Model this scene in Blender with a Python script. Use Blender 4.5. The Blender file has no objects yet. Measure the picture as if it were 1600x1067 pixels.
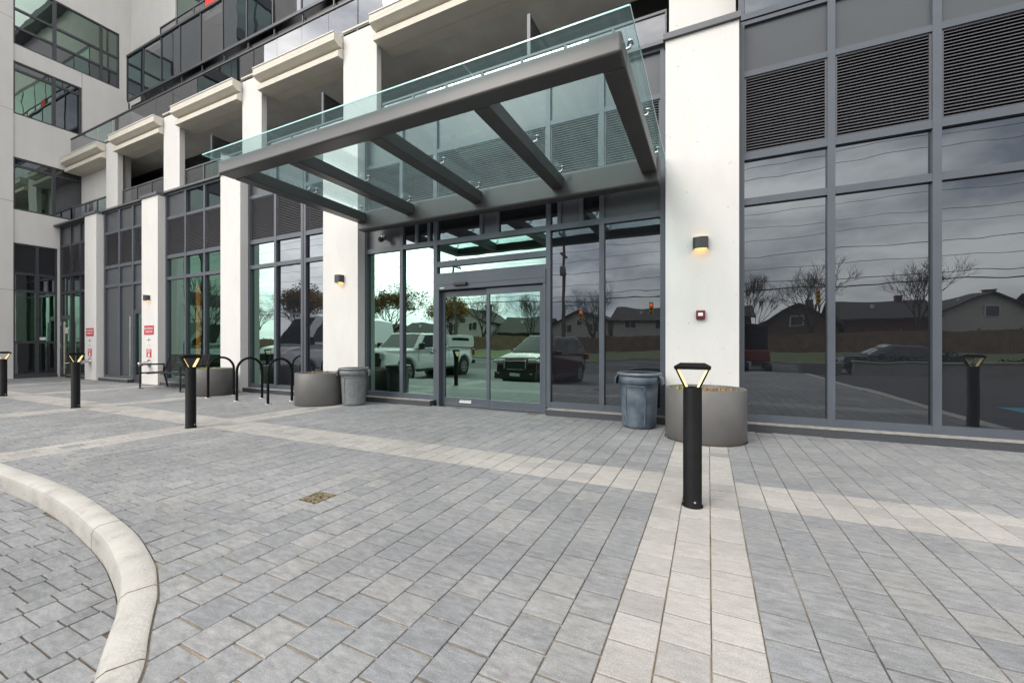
import bpy, bmesh, math, random
from mathutils import Vector, Matrix
random.seed(7)
R = math.radians
scene = bpy.context.scene
COL = scene.collection

# ------------------------------------------------------------------ camera, sky, sun, exposure
cam_d = bpy.data.cameras.new("camera")
cam_d.sensor_fit = 'HORIZONTAL'; cam_d.sensor_width = 36.0
cam_d.lens = 641.0 / 1600.0 * 36.0
cam_d.shift_y = 7.5 / 1600.0
cam_d.clip_start = 0.05; cam_d.clip_end = 2000
cam = bpy.data.objects.new("camera", cam_d); COL.objects.link(cam)
cam.location = (0, 0, 1.1)
cam.rotation_euler = (R(90), 0, R(25.5916))
scene.camera = cam

SUN = Vector((-0.42, -0.78, 0.75)).normalized()
world = bpy.data.worlds.new("World"); scene.world = world
world.use_nodes = True
wn = world.node_tree.nodes; wl = world.node_tree.links
bg = wn["Background"]; bg.inputs["Strength"].default_value = 0.14
sky = wn.new("ShaderNodeTexSky"); sky.sky_type = 'NISHITA'; sky.sun_disc = False
sky.sun_elevation = math.asin(SUN.z); sky.sun_rotation = math.atan2(SUN.x, SUN.y)
geo = wn.new("ShaderNodeTexCoord")
mp = wn.new("ShaderNodeMapping"); mp.inputs["Scale"].default_value = (1.0, 1.0, 2.6)
nz = wn.new("ShaderNodeTexNoise"); nz.inputs["Scale"].default_value = 2.1
nz.inputs["Detail"].default_value = 7; nz.inputs["Roughness"].default_value = 0.58
rp = wn.new("ShaderNodeValToRGB")
rp.color_ramp.elements[0].position = 0.38; rp.color_ramp.elements[0].color = (4.6, 4.9, 5.5, 1)
rp.color_ramp.elements[1].position = 0.62; rp.color_ramp.elements[1].color = (16.8, 16.4, 15.7, 1)
mixw = wn.new("ShaderNodeMix"); mixw.data_type = 'RGBA'; mixw.inputs["Factor"].default_value = 0.93
wl.new(geo.outputs["Generated"], mp.inputs["Vector"]); wl.new(mp.outputs["Vector"], nz.inputs["Vector"])
wl.new(nz.outputs["Fac"], rp.inputs["Fac"])
wl.new(sky.outputs["Color"], mixw.inputs["A"]); wl.new(rp.outputs["Color"], mixw.inputs["B"])
# overcast: darker towards the horizon
sx = wn.new("ShaderNodeSeparateXYZ"); wl.new(geo.outputs["Generated"], sx.inputs[0])
hz = wn.new("ShaderNodeMapRange"); hz.inputs["From Min"].default_value = 0.0; hz.inputs["From Max"].default_value = 0.75
hz.inputs["To Min"].default_value = 0.62; hz.inputs["To Max"].default_value = 1.12
wl.new(sx.outputs["Z"], hz.inputs["Value"])
scl = wn.new("ShaderNodeVectorMath"); scl.operation = 'SCALE'
dt = wn.new("ShaderNodeVectorMath"); dt.operation = 'DOT_PRODUCT'; dt.inputs[1].default_value = Vector((-0.62, -0.76, 0.2)).normalized()
wl.new(geo.outputs["Generated"], dt.inputs[0])
cl = wn.new("ShaderNodeMath"); cl.operation = 'MAXIMUM'; cl.inputs[1].default_value = 0.0; wl.new(dt.outputs["Value"], cl.inputs[0])
pw = wn.new("ShaderNodeMath"); pw.operation = 'POWER'; pw.inputs[1].default_value = 11.0; wl.new(cl.outputs[0], pw.inputs[0])
gl = wn.new("ShaderNodeMath"); gl.operation = 'MULTIPLY_ADD'; gl.inputs[1].default_value = 1.1; gl.inputs[2].default_value = 1.0; wl.new(pw.outputs[0], gl.inputs[0])
gm = wn.new("ShaderNodeMath"); gm.operation = 'MULTIPLY'; wl.new(gl.outputs[0], gm.inputs[0]); wl.new(hz.outputs[0], gm.inputs[1])
wl.new(mixw.outputs["Result"], scl.inputs[0]); wl.new(gm.outputs[0], scl.inputs["Scale"])
wl.new(scl.outputs[0], bg.inputs["Color"])

sd = bpy.data.lights.new("sun", 'SUN'); sd.energy = 1.5; sd.angle = R(22); sd.color = (1.0, 0.95, 0.87)
so = bpy.data.objects.new("sun", sd); COL.objects.link(so)
so.rotation_euler = (-SUN).to_track_quat('-Z', 'Y').to_euler()

scene.view_settings.view_transform = 'Standard'
try: scene.view_settings.look = 'None'
except Exception: pass
scene.view_settings.exposure = 0.56; scene.view_settings.gamma = 1.0
scene.view_settings.use_curve_mapping = False
scene.render.engine = 'CYCLES'
scene.cycles.use_denoising = True
scene.cycles.max_bounces = 8; scene.cycles.transparent_max_bounces = 12
scene.cycles.glossy_bounces = 4; scene.cycles.transmission_bounces = 4; scene.cycles.diffuse_bounces = 4
scene.cycles.caustics_reflective = False; scene.cycles.caustics_refractive = False
scene.cycles.sample_clamp_indirect = 6.0

# ------------------------------------------------------------------ helpers
class MB:
    """collects polygons in world (or local) coordinates, then links them as one mesh object"""
    def __init__(s): s.v = []; s.f = []; s.m = []; s.sm = []
    def add(s, vs, fs, mi=0, smooth=False):
        o = len(s.v); s.v += [tuple(p) for p in vs]
        for f in fs:
            s.f.append(tuple(i + o for i in f)); s.m.append(mi); s.sm.append(smooth)
        return s
    def box(s, x0, x1, y0, y1, z0, z1, mi=0):
        return s.add([(x0,y0,z0),(x1,y0,z0),(x1,y1,z0),(x0,y1,z0),(x0,y0,z1),(x1,y0,z1),(x1,y1,z1),(x0,y1,z1)],
            [(0,3,2,1),(4,5,6,7),(0,1,5,4),(1,2,6,5),(2,3,7,6),(3,0,4,7)], mi)
    def obox(s, c, ax, ay, az, hx, hy, hz, mi=0):
        c = Vector(c); ax = Vector(ax).normalized()*hx; ay = Vector(ay).normalized()*hy; az = Vector(az).normalized()*hz
        vs = [c-ax-ay-az, c+ax-ay-az, c+ax+ay-az, c-ax+ay-az, c-ax-ay+az, c+ax-ay+az, c+ax+ay+az, c-ax+ay+az]
        return s.add(vs, [(0,3,2,1),(4,5,6,7),(0,1,5,4),(1,2,6,5),(2,3,7,6),(3,0,4,7)], mi)
    def quad(s, a, b, c, d, mi=0): return s.add([a,b,c,d], [(0,1,2,3)], mi)
    def tube(s, pts, r, n=8, cap=True, mi=0, smooth=True):
        pts = [Vector(p) for p in pts]
        rs = r if isinstance(r, (list, tuple)) else [r]*len(pts)
        rings = []; up = None
        for i, p in enumerate(pts):
            t = (pts[min(i+1, len(pts)-1)] - pts[max(i-1, 0)]).normalized()
            if up is None:
                up = Vector((0,0,1)) if abs(t.z) < 0.9 else Vector((1,0,0))
            a = t.cross(up).normalized(); b = a.cross(t).normalized(); up = b
            rings.append([p + (a*math.cos(2*math.pi*k/n) + b*math.sin(2*math.pi*k/n))*rs[i] for k in range(n)])
        vs = [q for ring in rings for q in ring]; fs = []
        for i in range(len(pts)-1):
            for k in range(n):
                fs.append((i*n+k, i*n+(k+1) % n, (i+1)*n+(k+1) % n, (i+1)*n+k))
        s.add(vs, fs, mi, smooth)
        if cap:
            s.add(rings[0], [tuple(range(n))], mi); s.add(rings[-1], [tuple(reversed(range(n)))], mi)
        return s
    def lathe(s, c, prof, n=32, mi=0, sx=1, sy=1, smooth=True):
        vs = []; fs = []
        for (r, z) in prof:
            for k in range(n):
                a = 2*math.pi*k/n; vs.append((c[0]+r*sx*math.cos(a), c[1]+r*sy*math.sin(a), c[2]+z))
        for i in range(len(prof)-1):
            for k in range(n): fs.append((i*n+k, i*n+(k+1) % n, (i+1)*n+(k+1) % n, (i+1)*n+k))
        return s.add(vs, fs, mi, smooth)
    def disc(s, c, r, axis=(0,0,1), n=20, mi=0):
        ax = Vector(axis).normalized(); u = ax.orthogonal().normalized(); w = ax.cross(u)
        return s.add([Vector(c)+u*r*math.cos(2*math.pi*k/n)+w*r*math.sin(2*math.pi*k/n) for k in range(n)], [tuple(range(n))], mi)
    def cyl(s, a, b, r, n=16, mi=0): return s.tube([a, b], r, n, True, mi)
    def prism(s, poly, axis, a, b, mi=0):
        """poly of 2-D points extruded along axis ('x','y','z') from a to b"""
        def P(p, t):
            return (t, p[0], p[1]) if axis == 'x' else ((p[0], t, p[1]) if axis == 'y' else (p[0], p[1], t))
        n = len(poly)
        vs = [P(p, a) for p in poly] + [P(p, b) for p in poly]
        fs = [tuple(range(n)), tuple(reversed(range(n, 2*n)))] + [(k, k+n, (k+1) % n+n, (k+1) % n) for k in range(n)]
        return s.add(vs, fs, mi)
    def build(s, name, mat, parent=None, bevel=0, seg=2, recalc=True):
        mn = Vector((min(p[0] for p in s.v), min(p[1] for p in s.v), min(p[2] for p in s.v)))
        mx = Vector((max(p[0] for p in s.v), max(p[1] for p in s.v), max(p[2] for p in s.v)))
        o = Vector(((mn.x+mx.x)/2, (mn.y+mx.y)/2, mn.z))
        me = bpy.data.meshes.new(name)
        me.from_pydata([(p[0]-o.x, p[1]-o.y, p[2]-o.z) for p in s.v], [], s.f)
        mats = mat if isinstance(mat, (list, tuple)) else [mat]
        for m in mats: me.materials.append(m)
        me.polygons.foreach_set("material_index", s.m)
        me.polygons.foreach_set("use_smooth", s.sm)
        me.update()
        if recalc:
            bm = bmesh.new(); bm.from_mesh(me); bmesh.ops.recalc_face_normals(bm, faces=bm.faces); bm.to_mesh(me); bm.free()
        ob = bpy.data.objects.new(name, me); COL.objects.link(ob)
        w = Vector((0,0,0)); p = parent
        while p is not None: w += p.location; p = p.parent
        ob.location = o - w
        if parent is not None: ob.parent = parent
        if bevel:
            b = ob.modifiers.new("bevel", 'BEVEL'); b.width = bevel; b.segments = seg; b.limit_method = 'ANGLE'; b.angle_limit = R(35)
        return ob

def tag(o, label, cat, group=None, kind=None):
    if label: o["label"] = label
    if cat: o["category"] = cat
    if group: o["group"] = group
    if kind: o["kind"] = kind
    return o
def empty(name, loc, label, cat, group=None):
    o = bpy.data.objects.new(name, None); COL.objects.link(o); o.location = loc
    o.empty_display_size = 0.2
    return tag(o, label, cat, group)
def structure(o): o["kind"] = "structure"; return o
def copy_tree(o, parent=None):
    c = o.copy(); COL.objects.link(c)
    if parent is not None: c.parent = parent
    for ch in [x for x in bpy.data.objects if x.parent == o]: copy_tree(ch, c)
    return c

# ------------------------------------------------------------------ materials
def pmat(name, col, rough=0.6, metal=0.0, spec=0.5, noise=0.0, nscale=8.0, bump=0.0, bscale=60.0, col2=None, coord='Object', detail=4.0):
    m = bpy.data.materials.new(name); m.use_nodes = True
    nt = m.node_tree; n = nt.nodes; l = nt.links; b = n["Principled BSDF"]
    b.inputs["Base Color"].default_value = (*col, 1); b.inputs["Roughness"].default_value = rough
    b.inputs["Metallic"].default_value = metal
    b.inputs["Specular IOR Level"].default_value = spec
    tc = None
    if noise or bump:
        tc = n.new("ShaderNodeTexCoord")
    if noise:
        t = n.new("ShaderNodeTexNoise"); t.inputs["Scale"].default_value = nscale; t.inputs["Detail"].default_value = detail
        l.new(tc.outputs[coord], t.inputs["Vector"])
        r = n.new("ShaderNodeValToRGB")
        c2 = col2 if col2 else tuple(c*(1-noise) for c in col)
        r.color_ramp.elements[0].position = 0.35; r.color_ramp.elements[0].color = (*c2, 1)
        r.color_ramp.elements[1].position = 0.65; r.color_ramp.elements[1].color = (*col, 1)
        l.new(t.outputs["Fac"], r.inputs["Fac"]); l.new(r.outputs["Color"], b.inputs["Base Color"])
    if bump:
        t2 = n.new("ShaderNodeTexNoise"); t2.inputs["Scale"].default_value = bscale; t2.inputs["Detail"].default_value = 5
        l.new(tc.outputs[coord], t2.inputs["Vector"])
        bp = n.new("ShaderNodeBump"); bp.inputs["Strength"].default_value = bump; bp.inputs["Distance"].default_value = 0.01
        l.new(t2.outputs["Fac"], bp.inputs["Height"]); l.new(bp.outputs["Normal"], b.inputs["Normal"])
    return m

def emat(name, col, strength):
    m = bpy.data.materials.new(name); m.use_nodes = True
    b = m.node_tree.nodes["Principled BSDF"]
    b.inputs["Base Color"].default_value = (*col, 1)
    b.inputs["Emission Color"].default_value = (*col, 1); b.inputs["Emission Strength"].default_value = strength
    return m

def stucco_mat(name, col, streak=0.10):
    """rendered precast: fine pitting, faint vertical run marks and a few dark scuffs"""
    m = bpy.data.materials.new(name); m.use_nodes = True
    nt = m.node_tree; n = nt.nodes; l = nt.links; b = n["Principled BSDF"]
    b.inputs["Roughness"].default_value = 0.85; b.inputs["Specular IOR Level"].default_value = 0.25
    tc = n.new("ShaderNodeTexCoord"); ge = n.new("ShaderNodeNewGeometry")
    mpn = n.new("ShaderNodeMapping"); mpn.inputs["Scale"].default_value = (2.2, 2.2, 0.9)
    l.new(ge.outputs["Position"], mpn.inputs["Vector"])
    a = n.new("ShaderNodeTexNoise"); a.inputs["Scale"].default_value = 1.6; a.inputs["Detail"].default_value = 6
    l.new(mpn.outputs["Vector"], a.inputs["Vector"])
    r = n.new("ShaderNodeValToRGB"); e = r.color_ramp.elements
    e[0].position = 0.3; e[0].color = (*[c*(1-streak) for c in col], 1)
    e[1].position = 0.62; e[1].color = (*col, 1)
    l.new(a.outputs["Fac"], r.inputs["Fac"])
    sp = n.new("ShaderNodeTexNoise"); sp.inputs["Scale"].default_value = 23; sp.inputs["Detail"].default_value = 3
    l.new(ge.outputs["Position"], sp.inputs["Vector"])
    sr = n.new("ShaderNodeValToRGB"); sr.color_ramp.elements[0].position = 0.70; sr.color_ramp.elements[0].color = (0,0,0,1)
    sr.color_ramp.elements[1].position = 0.78; sr.color_ramp.elements[1].color = (1,1,1,1)
    l.new(sp.outputs["Fac"], sr.inputs["Fac"])
    mx = n.new("ShaderNodeMix"); mx.data_type = 'RGBA'
    l.new(sr.outputs["Color"], mx.inputs["Factor"]); l.new(r.outputs["Color"], mx.inputs["A"])
    mx.inputs["B"].default_value = (0.33, 0.30, 0.26, 1)
    l.new(mx.outputs["Result"], b.inputs["Base Color"])
    t2 = n.new("ShaderNodeTexNoise"); t2.inputs["Scale"].default_value = 120; t2.inputs["Detail"].default_value = 4
    l.new(ge.outputs["Position"], t2.inputs["Vector"])
    bp = n.new("ShaderNodeBump"); bp.inputs["Strength"].default_value = 0.25; bp.inputs["Distance"].default_value = 0.006
    l.new(t2.outputs["Fac"], bp.inputs["Height"]); l.new(bp.outputs["Normal"], b.inputs["Normal"])
    return m

def glass_mat(name, refl, tint, trans, wob=0.02, wscale=1.3, base=None, dust=None, dustf=0.0):
    """coated facade glass: mirror coat over either a dark backing or a see-through tint"""
    m = bpy.data.materials.new(name); m.use_nodes = True
    nt = m.node_tree; n = nt.nodes; l = nt.links
    for x in list(n):
        if x.type != 'OUTPUT_MATERIAL': n.remove(x)
    out = [x for x in n if x.type == 'OUTPUT_MATERIAL'][0]
    ge = n.new("ShaderNodeNewGeometry")
    tn = n.new("ShaderNodeTexNoise"); tn.inputs["Scale"].default_value = wscale; tn.inputs["Detail"].default_value = 1.5
    l.new(ge.outputs["Position"], tn.inputs["Vector"])
    bp = n.new("ShaderNodeBump"); bp.inputs["Strength"].default_value = 1.0; bp.inputs["Distance"].default_value = wob
    l.new(tn.outputs["Fac"], bp.inputs["Height"])
    gl = n.new("ShaderNodeBsdfGlossy"); gl.inputs["Roughness"].default_value = 0.0; gl.inputs["Color"].default_value = (*tint, 1)
    l.new(bp.outputs["Normal"], gl.inputs["Normal"])
    if trans is None:
        df = n.new("ShaderNodeBsdfDiffuse"); df.inputs["Color"].default_value = (*(base or (0.012, 0.013, 0.015)), 1)
    else:
        df = n.new("ShaderNodeBsdfTransparent"); df.inputs["Color"].default_value = (*trans, 1)
    lw = n.new("ShaderNodeLayerWeight"); lw.inputs["Blend"].default_value = 0.5
    pw = n.new("ShaderNodeMath"); pw.operation = 'POWER'; pw.inputs[1].default_value = 4.5
    l.new(lw.outputs["Facing"], pw.inputs[0])
    mr = n.new("ShaderNodeMapRange")
    mr.inputs["To Min"].default_value = refl; mr.inputs["To Max"].default_value = 1.0
    l.new(pw.outputs[0], mr.inputs["Value"])
    mx = n.new("ShaderNodeMixShader"); l.new(mr.outputs["Result"], mx.inputs["Fac"])
    l.new(df.outputs[0], mx.inputs[1]); l.new(gl.outputs[0], mx.inputs[2])
    last = mx.outputs[0]
    if dust:
        tb = n.new("ShaderNodeBsdfTranslucent"); tb.inputs["Color"].default_value = (*dust, 1)
        tx = n.new("ShaderNodeTexNoise"); tx.inputs["Scale"].default_value = 3.0; tx.inputs["Detail"].default_value = 9
        mpn = n.new("ShaderNodeMapping"); mpn.inputs["Scale"].default_value = (6, 0.5, 1)
        l.new(ge.outputs["Position"], mpn.inputs["Vector"]); l.new(mpn.outputs["Vector"], tx.inputs["Vector"])
        m3 = n.new("ShaderNodeMapRange"); m3.inputs["From Min"].default_value = 0.3; m3.inputs["From Max"].default_value = 0.7
        m3.inputs["To Min"].default_value = dustf*0.7; m3.inputs["To Max"].default_value = dustf*1.3
        l.new(tx.outputs["Fac"], m3.inputs["Value"])
        m2 = n.new("ShaderNodeMixShader"); l.new(m3.outputs["Result"], m2.inputs["Fac"]); l.new(last, m2.inputs[1]); l.new(tb.outputs[0], m2.inputs[2]); last = m2.outputs[0]
    l.new(last, out.inputs["Surface"])
    return m

def paver_mat(name, cols, mott, crust):
    m = bpy.data.materials.new(name); m.use_nodes = True
    nt = m.node_tree; n = nt.nodes; l = nt.links; b = n["Principled BSDF"]
    b.inputs["Roughness"].default_value = 0.78; b.inputs["Specular IOR Level"].default_value = 0.35
    ge = n.new("ShaderNodeNewGeometry")
    r = n.new("ShaderNodeValToRGB"); e = r.color_ramp.elements
    e[0].position = 0; e[0].color = (*cols[0], 1); e[1].position = 1; e[1].color = (*cols[-1], 1)
    for i, c in enumerate(cols[1:-1]):
        k = e.new((i+1)/(len(cols)-1)); k.color = (*c, 1)
    l.new(ge.outputs["Random Per Island"], r.inputs["Fac"])
    # every paver gets its own streaky cleft face: stretch the noise by an offset per island
    ad = n.new("ShaderNodeVectorMath"); ad.operation = 'MULTIPLY_ADD'
    cb = n.new("ShaderNodeCombineXYZ")
    for i in range(3): l.new(ge.outputs["Random Per Island"], cb.inputs[i])
    ad.inputs[1].default_value = (37, 53, 11)
    l.new(cb.outputs[0], ad.inputs[0]); l.new(ge.outputs["Position"], ad.inputs[2])
    mpn = n.new("ShaderNodeMapping"); mpn.inputs["Scale"].default_value = (14, 38, 14); mpn.inputs["Rotation"].default_value = (0, 0, 0.5)
    l.new(ad.outputs[0], mpn.inputs["Vector"])
    t = n.new("ShaderNodeTexNoise"); t.inputs["Scale"].default_value = 1.0; t.inputs["Detail"].default_value = 6; t.inputs["Roughness"].default_value = 0.62
    l.new(mpn.outputs["Vector"], t.inputs["Vector"])
    mr = n.new("ShaderNodeMapRange"); mr.inputs["From Min"].default_value = 0.3; mr.inputs["From Max"].default_value = 0.7
    mr.inputs["To Min"].default_value = 1-mott; mr.inputs["To Max"].default_value = 1+mott
    l.new(t.outputs["Fac"], mr.inputs["Value"])
    big = n.new("ShaderNodeTexNoise"); big.inputs["Scale"].default_value = 0.8; big.inputs["Detail"].default_value = 5
    l.new(ge.outputs["Position"], big.inputs["Vector"])
    mr2 = n.new("ShaderNodeMapRange"); mr2.inputs["From Min"].default_value = 0.3; mr2.inputs["From Max"].default_value = 0.7
    mr2.inputs["To Min"].default_value = 0.86; mr2.inputs["To Max"].default_value = 1.13
    l.new(big.outputs["Fac"], mr2.inputs["Value"])
    fine = n.new("ShaderNodeTexNoise"); fine.inputs["Scale"].default_value = 180; fine.inputs["Detail"].default_value = 3
    l.new(ge.outputs["Position"], fine.inputs["Vector"])
    mr3 = n.new("ShaderNodeMapRange"); mr3.inputs["From Min"].default_value = 0.3; mr3.inputs["From Max"].default_value = 0.7
    mr3.inputs["To Min"].default_value = 0.82; mr3.inputs["To Max"].default_value = 1.18
    l.new(fine.outputs["Fac"], mr3.inputs["Value"])
    m1 = n.new("ShaderNodeMath"); m1.operation = 'MULTIPLY'; l.new(mr.outputs[0], m1.inputs[0]); l.new(mr2.outputs[0], m1.inputs[1])
    m2 = n.new("ShaderNodeMath"); m2.operation = 'MULTIPLY'; l.new(m1.outputs[0], m2.inputs[0]); l.new(mr3.outputs[0], m2.inputs[1])
    mu = n.new("ShaderNodeVectorMath"); mu.operation = 'SCALE'
    l.new(r.outputs["Color"], mu.inputs[0]); l.new(m2.outputs[0], mu.inputs["Scale"])
    # lime bloom and sandy scuffs
    w = n.new("ShaderNodeTexNoise"); w.inputs["Scale"].default_value = 9.0; w.inputs["Detail"].default_value = 8; w.inputs["Roughness"].default_value = 0.7
    l.new(ge.outputs["Position"], w.inputs["Vector"])
    wr = n.new("ShaderNodeMapRange"); wr.inputs["From Min"].default_value = 0.60; wr.inputs["From Max"].default_value = 0.78
    wr.inputs["To Max"].default_value = crust
    l.new(w.outputs["Fac"], wr.inputs["Value"])
    mx = n.new("ShaderNodeMix"); mx.data_type = 'RGBA'
    l.new(wr.outputs[0], mx.inputs["Factor"]); l.new(mu.outputs[0], mx.inputs["A"]); mx.inputs["B"].default_value = (0.46, 0.43, 0.38, 1)
    fl = n.new("ShaderNodeTexNoise"); fl.inputs["Scale"].default_value = 26; fl.inputs["Detail"].default_value = 6; fl.inputs["Roughness"].default_value = 0.6
    l.new(mpn.outputs["Vector"], fl.inputs["Vector"]); fl.inputs["Scale"].default_value = 2.4
    fr = n.new("ShaderNodeMapRange"); fr.inputs["From Min"].default_value = 0.64; fr.inputs["From Max"].default_value = 0.74; fr.inputs["To Max"].default_value = 0.42
    l.new(fl.outputs["Fac"], fr.inputs["Value"])
    mf = n.new("ShaderNodeMix"); mf.data_type = 'RGBA'
    l.new(fr.outputs[0], mf.inputs["Factor"]); l.new(mx.outputs["Result"], mf.inputs["A"]); mf.inputs["B"].default_value = (0.47, 0.45, 0.415, 1)
    # scattered dark drips and gum
    dk = n.new("ShaderNodeTexNoise"); dk.inputs["Scale"].default_value = 7.0; dk.inputs["Detail"].default_value = 2
    l.new(ge.outputs["Position"], dk.inputs["Vector"])
    dr_ = n.new("ShaderNodeMapRange"); dr_.inputs["From Min"].default_value = 0.70; dr_.inputs["From Max"].default_value = 0.78; dr_.inputs["To Max"].default_value = 0.4
    l.new(dk.outputs["Fac"], dr_.inputs["Value"])
    md = n.new("ShaderNodeMix"); md.data_type = 'RGBA'
    l.new(dr_.outputs[0], md.inputs["Factor"]); l.new(mf.outputs["Result"], md.inputs["A"]); md.inputs["B"].default_value = (0.11, 0.10, 0.09, 1)
    l.new(md.outputs["Result"], b.inputs["Base Color"])
    ah = n.new("ShaderNodeMath"); ah.operation = 'MULTIPLY_ADD'; ah.inputs[1].default_value = 0.35
    l.new(fine.outputs["Fac"], ah.inputs[0]); l.new(t.outputs["Fac"], ah.inputs[2])
    bp = n.new("ShaderNodeBump"); bp.inputs["Strength"].default_value = 0.45; bp.inputs["Distance"].default_value = 0.006
    l.new(ah.outputs[0], bp.inputs["Height"]); l.new(bp.outputs["Normal"], b.inputs["Normal"])
    return m

M = {}
M['stucco'] = stucco_mat("white_precast", (0.645, 0.632, 0.608), 0.05)
M['cream'] = stucco_mat("cream_precast", (0.64, 0.60, 0.52), 0.06)
M['wing'] = stucco_mat("wing_precast", (0.60, 0.59, 0.57), 0.05)
M['soffit'] = pmat("soffit_grey", (0.80, 0.79, 0.74), 0.8, noise=0.12, nscale=2)
M['frame'] = pmat("frame_metal", (0.074, 0.086, 0.106), 0.42, 0.0, 0.5, noise=0.12, nscale=3, coord='Object')
M['frame_dark'] = pmat("frame_dark_metal", (0.045, 0.048, 0.055), 0.4, noise=0.15, nscale=4)
M['coping'] = pmat("coping_metal", (0.10, 0.105, 0.115), 0.45, noise=0.1, nscale=3)
M['panel'] = pmat("spandrel_grey", (0.062, 0.068, 0.077), 0.3, 0.0, 0.5, noise=0.12, nscale=1.5)
M['louvre'] = pmat("louvre_metal", (0.085, 0.085, 0.095), 0.45, noise=0.12, nscale=4)
M['granite'] = pmat("granite_base", (0.055, 0.06, 0.068), 0.5, noise=0.35, nscale=55, bump=0.15, bscale=90)
M['sill'] = pmat("sill_ledge", (0.30, 0.285, 0.26), 0.75, noise=0.3, nscale=14)
M['canopy'] = pmat("canopy_paint", (0.070, 0.066, 0.066), 0.38, 0.0, 0.5, noise=0.12, nscale=2.5, bump=0.04, bscale=30)
M['steel'] = pmat("stainless", (0.62, 0.62, 0.62), 0.22, 1.0)
M['black'] = pmat("black_powdercoat", (0.009, 0.009, 0.0095), 0.55, spec=0.08, noise=0.3, nscale=12, bump=0.04, bscale=200)
M['bench'] = pmat("bench_black", (0.012, 0.012, 0.0125), 0.55, spec=0.085, noise=0.6, nscale=30, col2=(0.04, 0.042, 0.044))
M['planter'] = pmat("planter_grey", (0.112, 0.108, 0.104), 0.5, noise=0.12, nscale=5, bump=0.05, bscale=80)
M['soil'] = pmat("soil", (0.10, 0.07, 0.045), 0.95, noise=0.5, nscale=30, bump=0.8, bscale=40)
M['dry'] = pmat("dry_stems", (0.36, 0.22, 0.08), 0.9, noise=0.4, nscale=20)
M['drygreen'] = pmat("yellow_grass", (0.34, 0.33, 0.06), 0.8, noise=0.3, nscale=20)
M['bin_grey'] = pmat("bin_grey_plastic", (0.19, 0.20, 0.205), 0.5, noise=0.25, nscale=9, bump=0.05, bscale=60)
M['bin_blue'] = pmat("bin_blue_plastic", (0.045, 0.066, 0.092), 0.55, noise=0.7, nscale=6, col2=(0.115, 0.14, 0.165), bump=0.06, bscale=60, detail=9)
M['bin_rim'] = pmat("bin_rim_plastic", (0.13, 0.155, 0.18), 0.55, noise=0.3, nscale=12)
def kerb_mat():
    """cast concrete: pale broomed top, grey grime and tyre scuffs gathering on the road face"""
    m = pmat("kerb_concrete", (0.40, 0.385, 0.355), 0.88, noise=0.2, nscale=4.5, bump=0.45, bscale=70, col2=(0.33, 0.318, 0.295), detail=8)
    nt = m.node_tree; n = nt.nodes; l = nt.links; b = n["Principled BSDF"]
    src = b.inputs["Base Color"].links[0].from_socket
    tc = n.new("ShaderNodeNewGeometry"); mpn = n.new("ShaderNodeMapping"); mpn.inputs["Scale"].default_value = (2.6, 2.6, 9)
    l.new(tc.outputs["Position"], mpn.inputs["Vector"])
    t = n.new("ShaderNodeTexNoise"); t.inputs["Scale"].default_value = 2.2; t.inputs["Detail"].default_value = 9; t.inputs["Roughness"].default_value = 0.68
    l.new(mpn.outputs["Vector"], t.inputs["Vector"])
    r = n.new("ShaderNodeMapRange"); r.inputs["From Min"].default_value = 0.53; r.inputs["From Max"].default_value = 0.70; r.inputs["To Max"].default_value = 0.62
    l.new(t.outputs["Fac"], r.inputs["Value"])
    mx = n.new("ShaderNodeMix"); mx.data_type = 'RGBA'; l.new(r.outputs[0], mx.inputs["Factor"]); l.new(src, mx.inputs["A"]); mx.inputs["B"].default_value = (0.19, 0.19, 0.19, 1)
    l.new(mx.outputs["Result"], b.inputs["Base Color"])
    return m
M['kerb'] = kerb_mat()
M['sand'] = pmat("joint_sand", (0.36, 0.285, 0.20), 0.95, noise=0.5, nscale=2.5, bump=0.6, bscale=150, col2=(0.10, 0.082, 0.062), detail=8)
M['dirt'] = pmat("joint_dirt", (0.15, 0.105, 0.07), 0.95, noise=0.4, nscale=25, bump=0.8, bscale=150, detail=8)
M['gravel'] = pmat("gravel", (0.26, 0.22, 0.13), 0.95, noise=0.75, nscale=60, bump=1.0, bscale=110, detail=6)
M['paver'] = paver_mat("paver_grey", [(0.176, 0.181, 0.188), (0.212, 0.214, 0.217), (0.190, 0.195, 0.202), (0.232, 0.231, 0.227), (0.200, 0.204, 0.209)], 0.23, 0.45)
M['paver_pale'] = paver_mat("paver_pale", [(0.298, 0.283, 0.266), (0.336, 0.321, 0.303), (0.314, 0.30, 0.284), (0.268, 0.258, 0.247)], 0.12, 0.35)
M['paver_drive'] = paver_mat("paver_drive", [(0.155, 0.16, 0.167), (0.205, 0.208, 0.212), (0.178, 0.182, 0.188)], 0.22, 0.45)
M['asphalt'] = pmat("asphalt", (0.048, 0.048, 0.05), 0.9, noise=0.25, nscale=1.2, bump=0.3, bscale=60, detail=8)
M['drive'] = pmat("drive_surface", (0.10, 0.105, 0.105), 0.85, noise=0.25, nscale=2.5, bump=0.3, bscale=40, detail=8)
M['concrete'] = pmat("concrete", (0.36, 0.34, 0.31), 0.85, noise=0.2, nscale=2, bump=0.2, bscale=60)
M['lawn'] = pmat("lawn", (0.055, 0.105, 0.022), 0.9, noise=0.45, nscale=3, bump=0.6, bscale=30, col2=(0.10, 0.10, 0.03))
M['earth'] = pmat("earth", (0.11, 0.095, 0.06), 0.95, noise=0.4, nscale=0.6)
M['white_line'] = pmat("road_paint", (0.7, 0.7, 0.68), 0.7, noise=0.2, nscale=10)
M['blue_paint'] = pmat("blue_road_paint", (0.05, 0.22, 0.34), 0.7, noise=0.2, nscale=10)
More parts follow.
